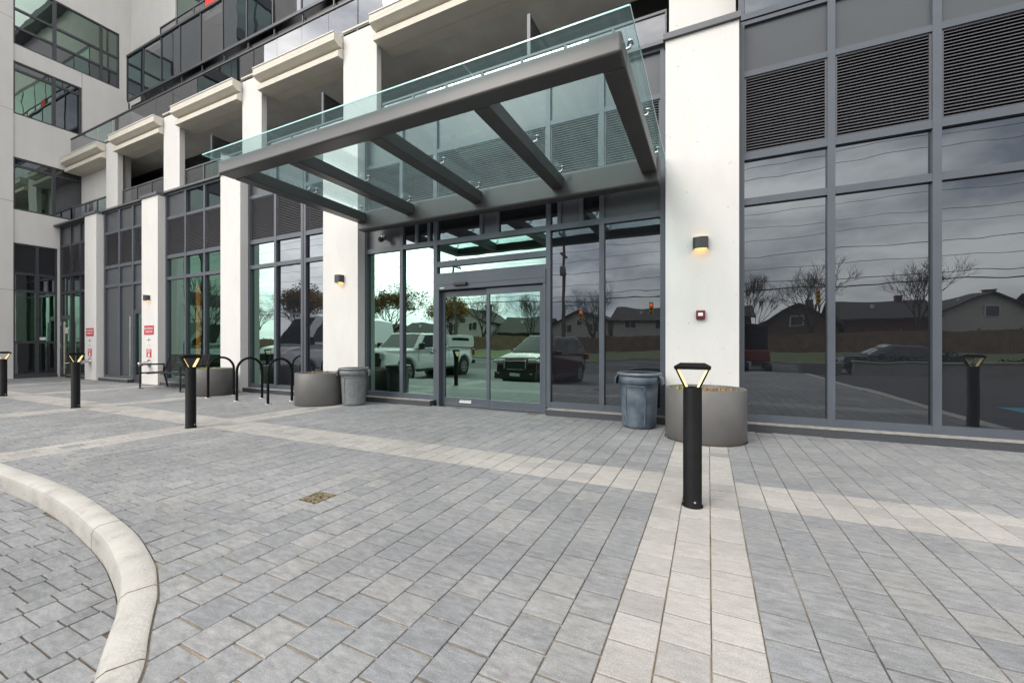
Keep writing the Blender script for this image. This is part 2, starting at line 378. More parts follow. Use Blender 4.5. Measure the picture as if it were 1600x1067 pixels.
M['dark_glass'] = glass_mat("dark_glass", 0.145, (0.86, 0.93, 1.0), None, 0.0022, 1.4, (0.010, 0.011, 0.013))
M['green_glass'] = glass_mat("green_glass", 0.40, (0.68, 1.0, 0.87), (0.26, 0.42, 0.34), 0.0022, 1.4)
M['wing_glass'] = glass_mat("wing_glass", 0.24, (0.80, 1.0, 0.90), None, 0.002, 1.4, (0.010, 0.016, 0.014))
M['rail_glass'] = glass_mat("rail_glass", 0.20, (0.95, 0.96, 1.0), (0.34, 0.34, 0.36), 0.001, 1.0)
M['canopy_glass'] = glass_mat("canopy_glass", 0.07, (0.9, 1.0, 1.0), (0.85, 0.95, 0.95), 0.001, 1.0, dust=(0.60, 0.76, 0.77), dustf=0.03)
M['glass_edge'] = pmat("glass_edge", (0.35, 0.62, 0.60), 0.15)
M['lamp_body'] = pmat("lamp_body", (0.035, 0.036, 0.038), 0.45)
M['lamp_on'] = emat("lamp_glow", (1.0, 0.58, 0.20), 5.0)
M['lamp_dim'] = emat("lamp_glow_dim", (1.0, 0.62, 0.26), 1.6)
M['bollard_glow'] = emat("bollard_glow", (1.0, 0.70, 0.30), 0.5)
M['red_alarm'] = pmat("alarm_red", (0.13, 0.006, 0.012), 0.35)
M['strobe'] = pmat("strobe_lens", (0.75, 0.74, 0.72), 0.15)
M['sign_red'] = pmat("sign_red", (0.50, 0.03, 0.05), 0.45)
M['sign_white'] = pmat("sign_white", (0.72, 0.71, 0.70), 0.5)
M['sign_ink'] = pmat("sign_ink", (0.10, 0.10, 0.16), 0.5)
M['brass'] = pmat("handle_steel", (0.66, 0.58, 0.44), 0.28, 1.0)
M['room'] = pmat("room_wall", (0.16, 0.17, 0.165), 0.8)
M['room_floor'] = pmat("room_floor", (0.20, 0.19, 0.17), 0.5)
M['cardboard'] = pmat("cardboard", (0.36, 0.22, 0.10), 0.9)
M['orange_glow'] = emat("orange_glow", (1.0, 0.25, 0.02), 0.55)  # emission standing in for an orange strip reflected in the lobby glass
M['red_cloth'] = pmat("red_cloth", (0.62, 0.04, 0.03), 0.9)
M['rubber'] = pmat("tyre_rubber", (0.012, 0.012, 0.012), 0.8)
M['rim'] = pmat("wheel_rim", (0.45, 0.45, 0.46), 0.3, 0.9)
M['car_white'] = pmat("paint_white", (0.72, 0.73, 0.72), 0.2)
M['car_silver'] = pmat("paint_silver", (0.80, 0.81, 0.83), 0.25, 0.2)
M['car_red'] = pmat("paint_dark_red", (0.045, 0.004, 0.006), 0.16)
M['car_dark'] = pmat("paint_dark_blue", (0.03, 0.045, 0.06), 0.18)
M['plastic'] = pmat("black_plastic", (0.012, 0.012, 0.013), 0.4)
M['car_glass'] = glass_mat("car_glass", 0.03, (1, 1, 1), None, 0.0, 1.0, (0.012, 0.014, 0.015))
M['lens'] = pmat("lamp_lens", (0.65, 0.67, 0.7), 0.08)
M['tail'] = pmat("tail_lens", (0.35, 0.01, 0.01), 0.15)
M['brick'] = pmat("house_brick", (0.13, 0.055, 0.04), 0.9, noise=0.25, nscale=2)
M['brick_brown'] = pmat("house_brick_brown", (0.15, 0.10, 0.075), 0.9, noise=0.25, nscale=2)
M['siding'] = pmat("house_siding", (0.46, 0.44, 0.40), 0.8, noise=0.1, nscale=2)
M['roof'] = pmat("roof_shingle", (0.045, 0.04, 0.038), 0.9, noise=0.3, nscale=5)
M['house_glass'] = pmat("house_window", (0.05, 0.055, 0.06), 0.1)
M['house_trim'] = pmat("house_trim", (0.60, 0.59, 0.56), 0.7)
M['fence'] = pmat("fence_board", (0.20, 0.135, 0.085), 0.9, noise=0.3, nscale=1.5)
M['bark'] = pmat("bark", (0.085, 0.068, 0.055), 0.95, noise=0.4, nscale=6)
M['leaf'] = pmat("autumn_leaf", (0.34, 0.19, 0.05), 0.9, noise=0.5, nscale=1.2, col2=(0.17, 0.115, 0.035))
M['leaf_dark'] = pmat("evergreen_leaf", (0.05, 0.07, 0.03), 0.9, noise=0.5, nscale=1.2)
M['pole'] = pmat("pole_wood", (0.16, 0.12, 0.09), 0.95, noise=0.3, nscale=4)
M['wire'] = pmat("wire_black", (0.012, 0.012, 0.013), 0.6)
M['signal'] = pmat("signal_yellow", (0.60, 0.34, 0.03), 0.5)
M['signal_red'] = emat("signal_red_on", (1.0, 0.10, 0.02), 3.0)
M['digger_red'] = pmat("digger_red", (0.20, 0.018, 0.016), 0.4)

# ------------------------------------------------------------------ ground, kerb, pavers
PV = 0.178
KO = [(-17, 1.46), (-9, 1.43), (-5.94, 1.40), (-5.03, 1.40), (-4.45, 1.385), (-4.0, 1.35), (-3.44, 1.28), (-3.05, 1.22), (-2.75, 1.15), (-2.5, 1.08),
      (-2.32, 1.01), (-2.18, 0.95), (-2.07, 0.89), (-1.9, 0.80), (-1.74, 0.72), (-1.62, 0.63), (-1.5, 0.50), (-1.4, 0.30), (-1.32, 0.0), (-1.28, -0.5), (-1.25, -7.0)]
def smooth_poly(p, k=4):
    out = []
    for i in range(len(p)-1):
        p0 = Vector(p[max(i-1, 0)]); p1 = Vector(p[i]); p2 = Vector(p[i+1]); p3 = Vector(p[min(i+2, len(p)-1)])
        for j in range(k):
            t = j/k
            q = 0.5*((2*p1) + (p2-p0)*t + (2*p0-5*p1+4*p2-p3)*t*t + (3*p1-p0-3*p2+p3)*t**3)
            out.append((q.x, q.y))
    out.append(p[-1]); return out
KOs = smooth_poly(KO); KIs = []
for i, p in enumerate(KOs):
    a = Vector(KOs[max(i-2, 0)]); b = Vector(KOs[min(i+2, len(KOs)-1)]); t = (b-a).normalized()
    KIs.append((p[0]+t.y*0.134, p[1]-t.x*0.134))
def kerb_y(x):
    """plaza-side edge of the kerb at x"""
    best = -99.0
    for (a, b), (c, d) in zip(KOs, KOs[1:]):
        if min(a, c) <= x <= max(a, c) and abs(c-a) > 1e-6: best = max(best, b+(d-b)*(x-a)/(c-a))
    return best
mb = MB(); n = len(KOs)
prof = []
for (ox, oy), (ix, iy) in zip(KOs, KIs):
    o = Vector((ox, oy)); i = Vector((ix, iy)); d = (i-o).normalized()
    f = i - d*0.035; g = i - d*0.012
    prof.append([(o.x, o.y, -0.02), (o.x, o.y, 0.006), ((o+d*0.012).x, (o+d*0.012).y, 0.012), (f.x, f.y, 0.010), (g.x, g.y, -0.004), (i.x-d.x*0.002, i.y-d.y*0.002, -0.03), (i.x, i.y, -0.30)])
vs = [q for p in prof for q in p]; k = len(prof[0]); fs = []
for i in range(len(prof)-1):
    for j in range(k-1): fs.append((i*k+j, i*k+j+1, (i+1)*k+j+1, (i+1)*k+j))
mb.add(vs, fs, 0, True)
kerb = structure(mb.build("kerb", M['kerb']))
es = kerb.modifiers.new("crisp", 'EDGE_SPLIT'); es.split_angle = R(32)
mb = MB()
for q in (25, 41, 55, 66):
    if q+1 < len(prof):
        for a, b in zip(prof[q][1:6], prof[q][2:7]):
            a, b = Vector(a), Vector(b); t = (Vector(prof[q+1][1])-Vector(prof[q][1])).normalized()*0.0035; u = Vector((0, 0, 0.0012))+(Vector(prof[q][6])-Vector(prof[q][1])).normalized()*0.0008
            mb.add([a-t+u, b-t+u, b+t+u, a+t+u], [(0, 1, 2, 3)])
jt = mb.build("kerb_joint", M['dirt'], recalc=False); structure(jt)

# base sheets
mb = MB(); mb.quad((-400, -400, -0.42), (400, -400, -0.42), (400, 400, -0.42), (-400, 400, -0.42)); structure(mb.build("ground", M['earth']))
# plaza bed under the pavers
mb = MB()
pl = [(x, y) for x, y in KOs]
for (a, b), (c, d) in zip(pl, pl[1:]):
    if c - a > 0.002 and c <= -1.395: mb.quad((a, b-0.004, -0.008), (c, d-0.004, -0.008), (c, 6.4, -0.008), (a, 6.4, -0.008))
mb.quad((-26, 1.45, -0.008), (-17, 1.45, -0.008), (-17, 7.2, -0.008), (-26, 7.2, -0.008))
mb.quad((-1.40, -7, -0.008), (3.45, -7, -0.008), (3.45, 6.4, -0.008), (-1.40, 6.4, -0.008))
structure(mb.build("plaza_bed", M['sand'], recalc=False))

def inside_plaza(x, y):
    if x > 3.42 or y > 6.18 + (0.9 if x < -18.3 else 0): return False
    if x < -17: return y > 1.5
    if y < -6.9: return False
    if x > -1.38: return True
    return y > kerb_y(x) - 0.15
def clip(poly, p, nrm):
    """keep the part of a convex polygon on the side nrm points to"""
    out = []
    for i in range(len(poly)):
        a, b = poly[i], poly[(i+1) % len(poly)]
        da = (a[0]-p[0])*nrm[0]+(a[1]-p[1])*nrm[1]; db = (b[0]-p[0])*nrm[0]+(b[1]-p[1])*nrm[1]
        if da >= 0: out.append(a)
        if (da >= 0) != (db >= 0):
            t = da/(da-db); out.append((a[0]+(b[0]-a[0])*t, a[1]+(b[1]-a[1])*t))
    return out
def clip_kerb(poly, line, sign, gap):
    cx = sum(p[0] for p in poly)/len(poly); cy = sum(p[1] for p in poly)/len(poly)
    best = None
    for (a, b), (c, d) in zip(line, line[1:]):
        L2 = (c-a)**2+(d-b)**2
        if L2 < 1e-9: continue
        t = max(0, min(1, ((cx-a)*(c-a)+(cy-b)*(d-b))/L2))
        e = math.hypot(a+(c-a)*t-cx, b+(d-b)*t-cy)
        if best is None or e < best[0]: best = (e, a, b, c, d, math.sqrt(L2))
    e, a, b, c, d, L = best
    nx, ny = -(d-b)/L*sign, (c-a)/L*sign
    return clip(poly, (a+nx*gap, b+ny*gap), (nx, ny))
def area(p): return 0.5*abs(sum(p[i][0]*p[(i+1) % len(p)][1]-p[(i+1) % len(p)][0]*p[i][1] for i in range(len(p))))
def stone(mb, poly, z, c, mi=0, tilt=0.0012, h=0.0):
    """one paver: convex outline, small worn chamfer, slightly uneven seating"""
    n = len(poly); cx = sum(p[0] for p in poly)/n; cy = sum(p[1] for p in poly)/n
    tx = random.uniform(-tilt, tilt)*10; ty = random.uniform(-tilt, tilt)*10
    Z = lambda x, y: z+h+tx*(x-cx)+ty*(y-cy)
    inn = []
    for x, y in poly:
        d = math.hypot(x-cx, y-cy) or 1; inn.append((x-(x-cx)/d*c*1.4, y-(y-cy)/d*c*1.4))
    vs = [(x, y, z-0.03) for x, y in poly]+[(x, y, Z(x, y)-c*0.8) for x, y in poly]+[(x, y, Z(x, y)) for x, y in inn]
    fs = [tuple(range(2*n, 3*n))]
    for q in range(n):
        r2 = (q+1) % n; fs += [(q, r2, n+r2, n+q), (n+q, n+r2, 2*n+r2, 2*n+q)]
    mb.add(vs, fs, mi)
BANDS_X = [(-0.346, 0.188), (-6.59, -6.056), (-10.33, -9.80), (-14.2, -13.67), (-18.0, -17.4)]
BY0, BY1 = 3.245, 3.78
mb = MB()
# the rows run towards the building; bands are laid in the pale paver
X0 = -0.346
nx0 = int((-24 - X0)/PV); nx1 = int((3.42 - X0)/PV)
hole = None
for ix in range(nx0, nx1+1):
    xa = X0 + ix*PV; xb = xa+PV; off = (ix % 2)*PV*0.5 + random.uniform(-0.010, 0.010)
    xpale = any(a-0.03 <= xa and xb <= b+0.03 for a, b in BANDS_X)
    cuts = [-7.0+off+k*PV for k in range(80)]
    if not xpale:
        # straight edges along the cross band: cut the stones there
        for e in (BY0, BY1):
            cuts = [c_ for c_ in cuts if abs(c_-e) > 0.045]+[e]
        cuts.sort()
    for ya, yb in zip(cuts, cuts[1:]):
        cx, cy = (xa+xb)/2, (ya+yb)/2
        if not inside_plaza(cx, cy): continue
        if hole is None and abs(cx+2.60) < PV*0.5 and abs(cy-2.14) < PV*0.52: hole = (xa, xb, ya, yb); continue
        pale = xpale or BY0-0.01 < cy < BY1+0.01
        if pale and random.random() < 0.025: pale = False
        jx = 0.0022 + random.uniform(0, 0.0013); jy = 0.0036 + random.uniform(0, 0.0028)
        poly = [(xa+jx, ya+jy), (xb-jx, ya+jy), (xb-jx, yb-jy), (xa+jx, yb-jy)]
        if cx < -0.9 and cy < 1.9: poly = clip_kerb(poly, KOs, 1, 0.007)
        if len(poly) < 3 or area(poly) < 0.0012: continue
        stone(mb, poly, 0.0, 0.0024, 1 if pale else 0, h=random.uniform(-0.0012, 0.0012))
structure(mb.build("plaza_pavement", [M['paver'], M['paver_pale']], recalc=False))
# the missing paver filled with gravel
hx0, hx1, hy0, hy1 = hole
mb = MB(); mb.quad((hx0, hy0, -0.006), (hx1, hy0, -0.006), (hx1, hy1, -0.006), (hx0, hy1, -0.006))
for _ in range(420):
    x = random.uniform(hx0+0.006, hx1-0.006); y = random.uniform(hy0+0.006, hy1-0.006); s = random.uniform(0.003, 0.008)
    mb.obox((x, y, -0.004+s*0.4), (random.random(), random.random(), 0.3), (-0.5, 0.6, random.random()), (0.2, 0.1, 1), s, s*0.8, s*0.6)
tag(mb.build("gravel", M['gravel']), None, None, kind="stuff")

# driveway beyond the kerb: sheet plus the laid pavers near the kerb
def drive_z(y): return -0.12 if y > 0.3 else max(-0.28, -0.12 - (0.3-y)*0.09)
mb = MB()
ys = [1.44, 0.3, -0.3, -0.9, -1.5, -9.0]
for a, b in zip(ys, ys[1:]):
    mb.quad((-40, b, drive_z(b)-0.008), (-1.26, b, drive_z(b)-0.008), (-1.26, a, drive_z(a)-0.008), (-40, a, drive_z(a)-0.008))
structure(mb.build("driveway_bed", M['dirt'], recalc=False))
mb = MB()
x = -1.43; k = 0
while x > -7.5:
    w = 0.205 if k % 2 == 0 else 0.092
    y = -0.6 + (k//2 % 2)*0.055 + random.uniform(-0.01, 0.01)
    while y < 1.3:
        L = 0.11
        cj = random.uniform(0.004, 0.006)
        poly = clip_kerb([(x-w+0.002, y+cj*0.7), (x-0.002, y+cj*0.7), (x-0.002, y+L-cj*0.7), (x-w+0.002, y+L-cj*0.7)], KIs, -1, 0.004)
        if len(poly) > 2 and area(poly) > 0.002:
            edge = len(poly) != 4 or abs(area(poly)-(w-0.004)*(L-1.4*cj)) > 1e-4
            if not (edge and random.random() < 0.07):
                stone(mb, poly, drive_z(y+0.05), 0.0026, 0, h=random.uniform(-0.0015, 0.0015))
        y += L
    x -= w; k += 1
structure(mb.build("driveway_pavement", M['paver_drive'], recalc=False))
mb = MB()
for a, b in zip(ys[1:], ys[2:]):
    mb.quad((-40, b, drive_z(b)-0.006), (-7.5, b, drive_z(b)-0.006), (-7.5, a, drive_z(a)-0.006), (-40, a, drive_z(a)-0.006))
mb.quad((-40, 0.3, -0.126), (-7.5, 0.3, -0.126), (-7.5, 1.22, -0.126), (-40, 1.22, -0.126))
mb.quad((-7.5, -9, -0.286), (-1.41, -9, -0.286), (-1.41, -1.5, -0.286), (-7.5, -1.5, -0.286))
mb.quad((-7.5, -1.5, -0.286), (-1.41, -1.5, -0.286), (-1.41, -0.6, drive_z(-0.6)-0.006), (-7.5, -0.6, drive_z(-0.6)-0.006))
structure(mb.build("driveway", M['drive'], recalc=False))
# side entrance road right of the plaza, street, verge, far pavement
mb = MB(); mb.box(3.45, 3.63, -7.0, 6.0, -0.4, 0.008); structure(mb.build("side_kerb", M['kerb'], bevel=0.01))
mb = MB(); mb.box(-1.40, 3.63, -7.18, -7.005, -0.4, 0.008); structure(mb.build("end_kerb", M['kerb'], bevel=0.01))
mb = MB(); mb.quad((3.63, -9, -0.14), (40, -9, -0.14), (40, 6.1, -0.14), (3.63, 6.1, -0.14)); structure(mb.build("side_road", M['asphalt'], recalc=False))
mb = MB(); mb.box(5.2, 7.2, 1.0, 1.9, -0.139, -0.134); structure(mb.build("road_marking", M['blue_paint']))
mb = MB(); mb.quad((-150, -26, -0.30), (150, -26, -0.30), (150, -9, -0.30), (-150, -9, -0.30)); structure(mb.build("street", M['asphalt'], recalc=False))
mb = MB()
for i in range(-20, 21): mb.box(i*6-1.5, i*6+1.5, -17.6, -17.45, -0.30, -0.294)
mb.box(-150, 150, -22.1, -22.0, -0.30, -0.294)
structure(mb.build("street_marking", M['white_line']))
mb = MB(); mb.box(-150, 150, -26.25, -26.0, -0.41, -0.14); structure(mb.build("far_kerb", M['concrete']))
mb = MB(); mb.quad((-150, -31.4, 0.42), (150, -31.4, 0.42), (150, -26.25, -0.145), (-150, -26.25, -0.145)); structure(mb.build("lawn", M['lawn'], recalc=False))
mb = MB(); mb.box(-150, 150, -32.6, -31.4, -0.41, 0.45); structure(mb.build("far_pavement", M['concrete']))
mb = MB(); mb.box(-150, 150, -36.0, -32.6, -0.41, 0.43); structure(mb.build("far_lawn", M['lawn']))

# ------------------------------------------------------------------ the building
B = empty("apartment_building", (-9, 6.3, 0), "white and charcoal apartment block with dark glass entrance bays and stacked balconies", "building")
FY, GY = 6.25, 6.305      # face of the frames, plane of the glass
ZT = [(0.105, 0.20), (2.97, 3.06), (3.57, 3.66), (4.67, 4.745), (5.36, 5.41)]
ROWS = [(0.20, 2.97), (3.06, 3.57), (3.66, 4.67), (4.745, 5.36)]

def pane(name, x0, x1, z0, z1, mat, parent, y=GY, tilt=0.0022):
    a = random.gauss(0, tilt); b = random.gauss(0, tilt)*0.6
    xc, zc = (x0+x1)/2, (z0+z1)/2
    P = lambda x, z: (x, y+a*(x-xc)+b*(z-zc), z)
    return MB().quad(P(x0, z0), P(x1, z0), P(x1, z1), P(x0, z1)).build(name, mat, parent, recalc=False)
def panel(x0, x1, z0, z1, parent, mat='panel', y=GY-0.012):
    mb = MB(); mb.box(x0-0.004, x1+0.004, y, y+0.02, z0-0.004, z1+0.004)
    return mb.build("spandrel_panel", M[mat], parent)
def louvre(x0, x1, z0, z1, parent, n=26, y=FY+0.022):
    mb = MB()
    f = 0.022
    mb.box(x0, x0+f, y, y+0.06, z0, z1); mb.box(x1-f, x1, y, y+0.06, z0, z1)
    mb.box(x0+f, x1-f, y+0.002, y+0.06, z1-f, z1); mb.box(x0+f, x1-f, y+0.002, y+0.06, z0, z0+f*0.7)
    h = (z1-z0-1.7*f)/n
    for i in range(n):
        zz = z0+0.7*f+i*h
        mb.add([(x0+f, y+0.006, zz+h*0.10), (x1-f, y+0.006, zz+h*0.10), (x1-f, y+0.055, zz+h*1.02), (x0+f, y+0.055, zz+h*1.02),
                (x0+f, y+0.006, zz+h*0.30), (x1-f, y+0.006, zz+h*0.30), (x1-f, y+0.055, zz+h*1.20), (x0+f, y+0.055, zz+h*1.20)],
               [(0,1,5,4), (3,2,1,0), (4,5,6,7), (2,3,7,6)])
    mb.quad((x0, y+0.062, z0), (x1, y+0.062, z0), (x1, y+0.062, z1), (x0, y+0.062, z1), 1)
    return mb.build("louvre", [M['louvre'], M['plastic']], parent, recalc=False)
def wallframe(xs, widths, parent=B, zts=ZT, name="curtain_wall", ztop=5.41, mat='frame', skip=()):
    """mullions and transoms of one bay, one mesh"""
    mb = MB()
    for x, w in zip(xs, widths):
        mb.box(x-w/2, x+w/2, FY, FY+0.11, 0.105, ztop)
    for i in range(len(xs)-1):
        for j, (a, b) in enumerate(zts):
            if (i, j) in skip: continue
            mb.box(xs[i]+widths[i]/2, xs[i+1]-widths[i+1]/2, FY+0.004, FY+0.10, a, b)
    return mb.build(name, M[mat], parent)
def fill(bay, xs, widths, cells, rows=ROWS):
    for i in range(len(xs)-1):
        x0, x1 = xs[i]+widths[i]/2, xs[i+1]-widths[i+1]/2
        for j, (z0, z1) in enumerate(rows):
            c = cells(i, j)
            if c == 'dark': pane("glass_pane", x0, x1, z0, z1, M['dark_glass'], bay)
            elif c == 'green': pane("glass_pane", x0, x1, z0, z1, M['green_glass'], bay)
            elif c == 'panel': panel(x0, x1, z0, z1, bay)
            elif c == 'louvre': louvre(x0, x1, z0, z1, bay)
def base(x0, x1, y0=6.12, h=0.105):
    mb = MB(); mb.box(x0, x1, y0, FY+0.05, -0.05, h-0.012); o = mb.build("plinth", M['granite'], B, bevel=0.004)
    mb = MB(); mb.box(x0, x1, y0-0.006, FY+0.06, h-0.012, h); mb.build("ledge", M['sill'], o)

# bay right of the entrance, plain dark glass
xs = [0.398, 1.365, 2.33, 3.295, 4.26, 5.225, 6.19]; ws = [0.066]+[0.078]*6
bay = wallframe(xs, ws)
fill(bay, xs, ws, lambda i, j: ['dark', 'dark', 'louvre', 'panel'][j])
base(0.365, 6.3)
# its upper storey
zt2 = [(5.41, 5.50), (7.6, 7.68)]
mb = MB()
for x, w in zip(xs, ws): mb.box(x-w/2, x+w/2, FY+0.002, FY+0.11, 5.50, 9.0)
for i in range(6):
    mb.box(xs[i]+ws[i]/2, xs[i+1]-ws[i+1]/2, FY+0.006, FY+0.10, 7.6, 7.68)
mb.box(0.365, 6.3, FY-0.01, FY+0.11, 5.425, 5.50)
up = mb.build("curtain_wall", M['frame'], B)
for i in range(6):
    pane("glass_pane", xs[i]+0.04, xs[i+1]-0.04, 5.50, 7.6, M['dark_glass'], up)
    pane("glass_pane", xs[i]+0.04, xs[i+1]-0.04, 7.68, 9.0, M['dark_glass'], up)
mb = MB(); mb.box(6.3, 6.6, 6.1, 9.5, -0.1, 9.0); mb.build("pier", M['stucco'], B, bevel=0.01)

# entrance bay
xs = [-6.29, -5.38, -4.575, -2.345, -1.475, -0.59]; ws = [0.06, 0.075, 0.08, 0.075, 0.075, 0.075]
bay = wallframe(xs, ws, skip={(2, 0)})
def cellE(i, j):
    if j == 0: return ['green', 'green', None, 'dark', 'dark'][i]
    if j == 1: return ['panel', None, None, None, 'panel'][i]
    return 'louvre' if j == 2 else 'panel'
fill(bay, xs, ws, cellE)
def header(x0, x1, splits, kinds):
    xx = [x0]+splits+[x1]
    for i, kd in enumerate(kinds):
        a = xx[i]+(0.03 if i else 0); b = xx[i+1]-(0.03 if i < len(kinds)-1 else 0)
        if kd == 'g': pane("glass_pane", a, b, 3.06, 3.57, M['dark_glass'], bay)
        else: panel(a, b, 3.06, 3.57, bay)
    if splits:
        mb = MB()
        for s_ in splits: mb.box(s_-0.03, s_+0.03, FY+0.006, FY+0.09, 3.06, 3.57)
        mb.build("mullion", M['frame'], bay)
header(xs[1]+0.0375, xs[2]-0.04, [-5.02, -4.73], 'ggg')
header(xs[2]+0.04, xs[3]-0.0375, [-3.60, -3.28], 'gpg')
header(xs[3]+0.0375, xs[4]-0.0375, [-2.16, -1.80], 'gpg')
base(-6.33, -4.60); base(-2.33, -0.54)
# transom strips above the door
x0, x1 = -4.535, -2.3825
mb = MB()
mb.box(x0, x1, FY+0.004, FY+0.10, 2.56, 2.66); mb.box(x0, x1, FY+0.004, FY+0.10, 2.36, 2.44)
mb.build("transom", M['frame'], bay)
pane("glass_pane", x0, x1, 2.66, 2.97, M['green_glass'], bay); pane("glass_pane", x0, x1, 2.44, 2.56, M['green_glass'], bay)
# sliding door: header box, jambs, two leaves
mb = MB()
mb.box(x0, x1, FY-0.02, FY+0.16, 2.13, 2.36); mb.box(x0, x1, FY-0.026, FY+0.10, 2.22, 2.232)
mb.box(x0, x0+0.05, FY-0.012, FY+0.16, 0.0, 2.13); mb.box(x1-0.05, x1, FY-0.012, FY+0.16, 0.0, 2.13)
door = mb.build("sliding_door", M['frame'], B, bevel=0.003)
def leaf(a, b, y, z1=2.11):
    mb = MB()
    mb.box(a, a+0.062, y, y+0.045, 0.015, z1); mb.box(b-0.062, b, y, y+0.045, 0.015, z1)
    mb.box(a+0.062, b-0.062, y+0.001, y+0.044, 0.015, 0.165); mb.box(a+0.062, b-0.062, y+0.001, y+0.044, z1-0.105, z1)
    o = mb.build("door_leaf", M['frame'], door, bevel=0.003)
    pane("glass_pane", a+0.06, b-0.06, 0.16, z1-0.10, M['green_glass'], door, y=y+0.02)
    return o
leaf(x0+0.055, -3.455, FY+0.085); leaf(-3.50, x1-0.052, FY+0.02)
mb = MB(); mb.box(-4.13, -3.86, FY-0.075, FY-0.021, 2.185, 2.245); mb.build("motion_sensor", M['plastic'], door, bevel=0.012)
mb = MB(); mb.box(-4.45, -4.36, FY-0.027, FY-0.021, 2.155, 2.172); mb.build("maker_plate", M['sign_white'], door)
mb = MB(); mb.box(-4.10, -3.85, FY+0.079, FY+0.084, 0.075, 0.10); 
for q in range(5): mb.box(-4.08+q*0.05, -4.045+q*0.05, FY+0.0785, FY+0.0835, 0.105, 0.125)
mb.build("sticker", M['sign_white'], door)
mb = MB(); mb.box(x0-0.04, x1+0.03, FY-0.10, FY+0.16, -0.02, 0.012); mb.build("threshold", M['steel'], door)
mb = MB(); mb.tube([(x0-0.07, FY-0.03, 1.06), (x0-0.07, FY-0.03, 1.0)], 0.012, 8); mb.build("lock_cylinder", M['steel'], door)

# bay left of the entrance
xs = [-10.10, -9.13, -8.165, -7.33]; ws = [0.07, 0.08, 0.16, 0.06]
bay = wallframe(xs, ws)
fill(bay, xs, ws, lambda i, j: (['green', 'dark', 'dark'][i] if j < 2 else ['louvre', 'panel'][j-2]))
mb = MB(); mb.box(-8.18, -8.15, FY-0.004, FY+0.001, 0.2, 5.36); mb.build("mullion", M['plastic'], bay)
base(-10.17, -7.30)
# lobby bay, see-through green glass
xs = [-13.87, -12.895, -11.995, -10.97]; ws = [0.085, 0.07, 0.07, 0.06]
bay = wallframe(xs, ws)
def cellL(i, j):
    if j == 3: return 'panel' if i == 0 else 'dark'
    return 'green' if j < 2 else 'louvre'
fill(bay, xs, ws, cellL); base(-13.92, -10.93)
# side door bay with blank grey panels
xs = [-17.56, -16.59, -15.75, -14.80]; ws = [0.09, 0.09, 0.09, 0.06]
bay = wallframe(xs, ws, skip={(2, 0)}, zts=[(0.105, 0.19)]+ZT[1:])
fill(bay, xs, ws, lambda i, j: None if (i, j) == (2, 0) else ('louvre' if j == 2 else 'panel'))
base(-17.62, -15.74)
panel(-15.705, -14.83, 2.21, 2.97, bay)
mb = MB()
mb.box(-15.705, -15.60, FY+0.01, FY+0.08, 0.0, 2.21); mb.box(-15.60, -14.83, FY+0.01, FY+0.08, 2.08, 2.21); mb.box(-15.60, -14.83, FY+0.012, FY+0.08, 0.0, 0.24)
dr = mb.build("door", M['frame_dark'], B)
pane("glass_pane", -15.60, -14.83, 0.24, 2.08, M['green_glass'], dr, y=FY+0.05)
mb = MB(); hx = -15.67
mb.cyl((hx, FY-0.09, 0.19), (hx, FY-0.09, 2.0), 0.018, 10)
for z in (0.5, 1.72): mb.cyl((hx, FY-0.09, z), (hx+0.02, FY+0.02, z), 0.012, 8)
mb.build("handle", M['steel'], dr)
mb = MB(); mb.box(-15.28, -15.08, FY+0.040, FY+0.046, 1.18, 1.34); mb.build("notice", M['sign_white'], dr)
# corner bay with the second side door, set a little deeper
DY = 6.36
xs = [-21.25, -20.42, -19.66, -18.40]
mb = MB()
for x in xs: mb.box(x-0.045, x+0.045, DY, DY+0.1, 0.0, 5.41)
for i in range(3):
    for a, b in ([(0.1, 0.19)] if i else [])+ZT[1:]: mb.box(xs[i]+0.045, xs[i+1]-0.045, DY+0.004, DY+0.09, a, b)
bay = mb.build("curtain_wall", M['frame_dark'], B)
for i in range(3):
    a, b = xs[i]+0.045, xs[i+1]-0.045
    pane("glass_pane", a, b, 0.19 if i else 2.20, 2.97, M['wing_glass'], bay, y=DY+0.05)
    pane("glass_pane", a, b, 3.06, 3.57, M['dark_glass'], bay, y=DY+0.05)
    louvre(a, b, 3.66, 4.67, bay, n=19, y=DY+0.02)
    panel(a, b, 4.745, 5.36, bay, y=DY+0.04)
mb = MB(); a, b = xs[0]+0.045, xs[1]-0.045
mb.box(a, a+0.07, DY+0.005, DY+0.08, 0.02, 2.14); mb.box(b-0.07, b, DY+0.005, DY+0.08, 0.02, 2.14)
mb.box(a+0.07, b-0.07, DY+0.007, DY+0.08, 0.02, 0.30); mb.box(a+0.07, b-0.07, DY+0.007, DY+0.08, 2.05, 2.14); mb.box(a, b, DY+0.002, DY+0.09, 2.14, 2.20)
dr = mb.build("door", M['frame_dark'], B)
pane("glass_pane", a+0.07, b-0.07, 0.30, 2.05, M['green_glass'], dr, y=DY+0.05)
mb = MB(); hx = b-0.16
mb.cyl((hx, DY-0.09, 0.12), (hx, DY-0.09, 1.98), 0.02, 10)
for z in (0.5, 1.75): mb.cyl((hx, DY-0.09, z), (hx+0.08, DY+0.02, z), 0.012, 8)
mb.build("handle", M['brass'], dr)
mb = MB(); mb.box(a+0.18, a+0.44, DY+0.040, DY+0.046, 1.56, 1.74); mb.build("notice", M['sign_white'], dr)
mb = MB(); 
for z in (0.25, 1.05, 1.85): mb.box(a-0.03, a+0.015, DY-0.025, DY+0.004, z, z+0.12)
mb.build("hinge", M['steel'], dr)
base(-20.46, -18.36, 6.24); 

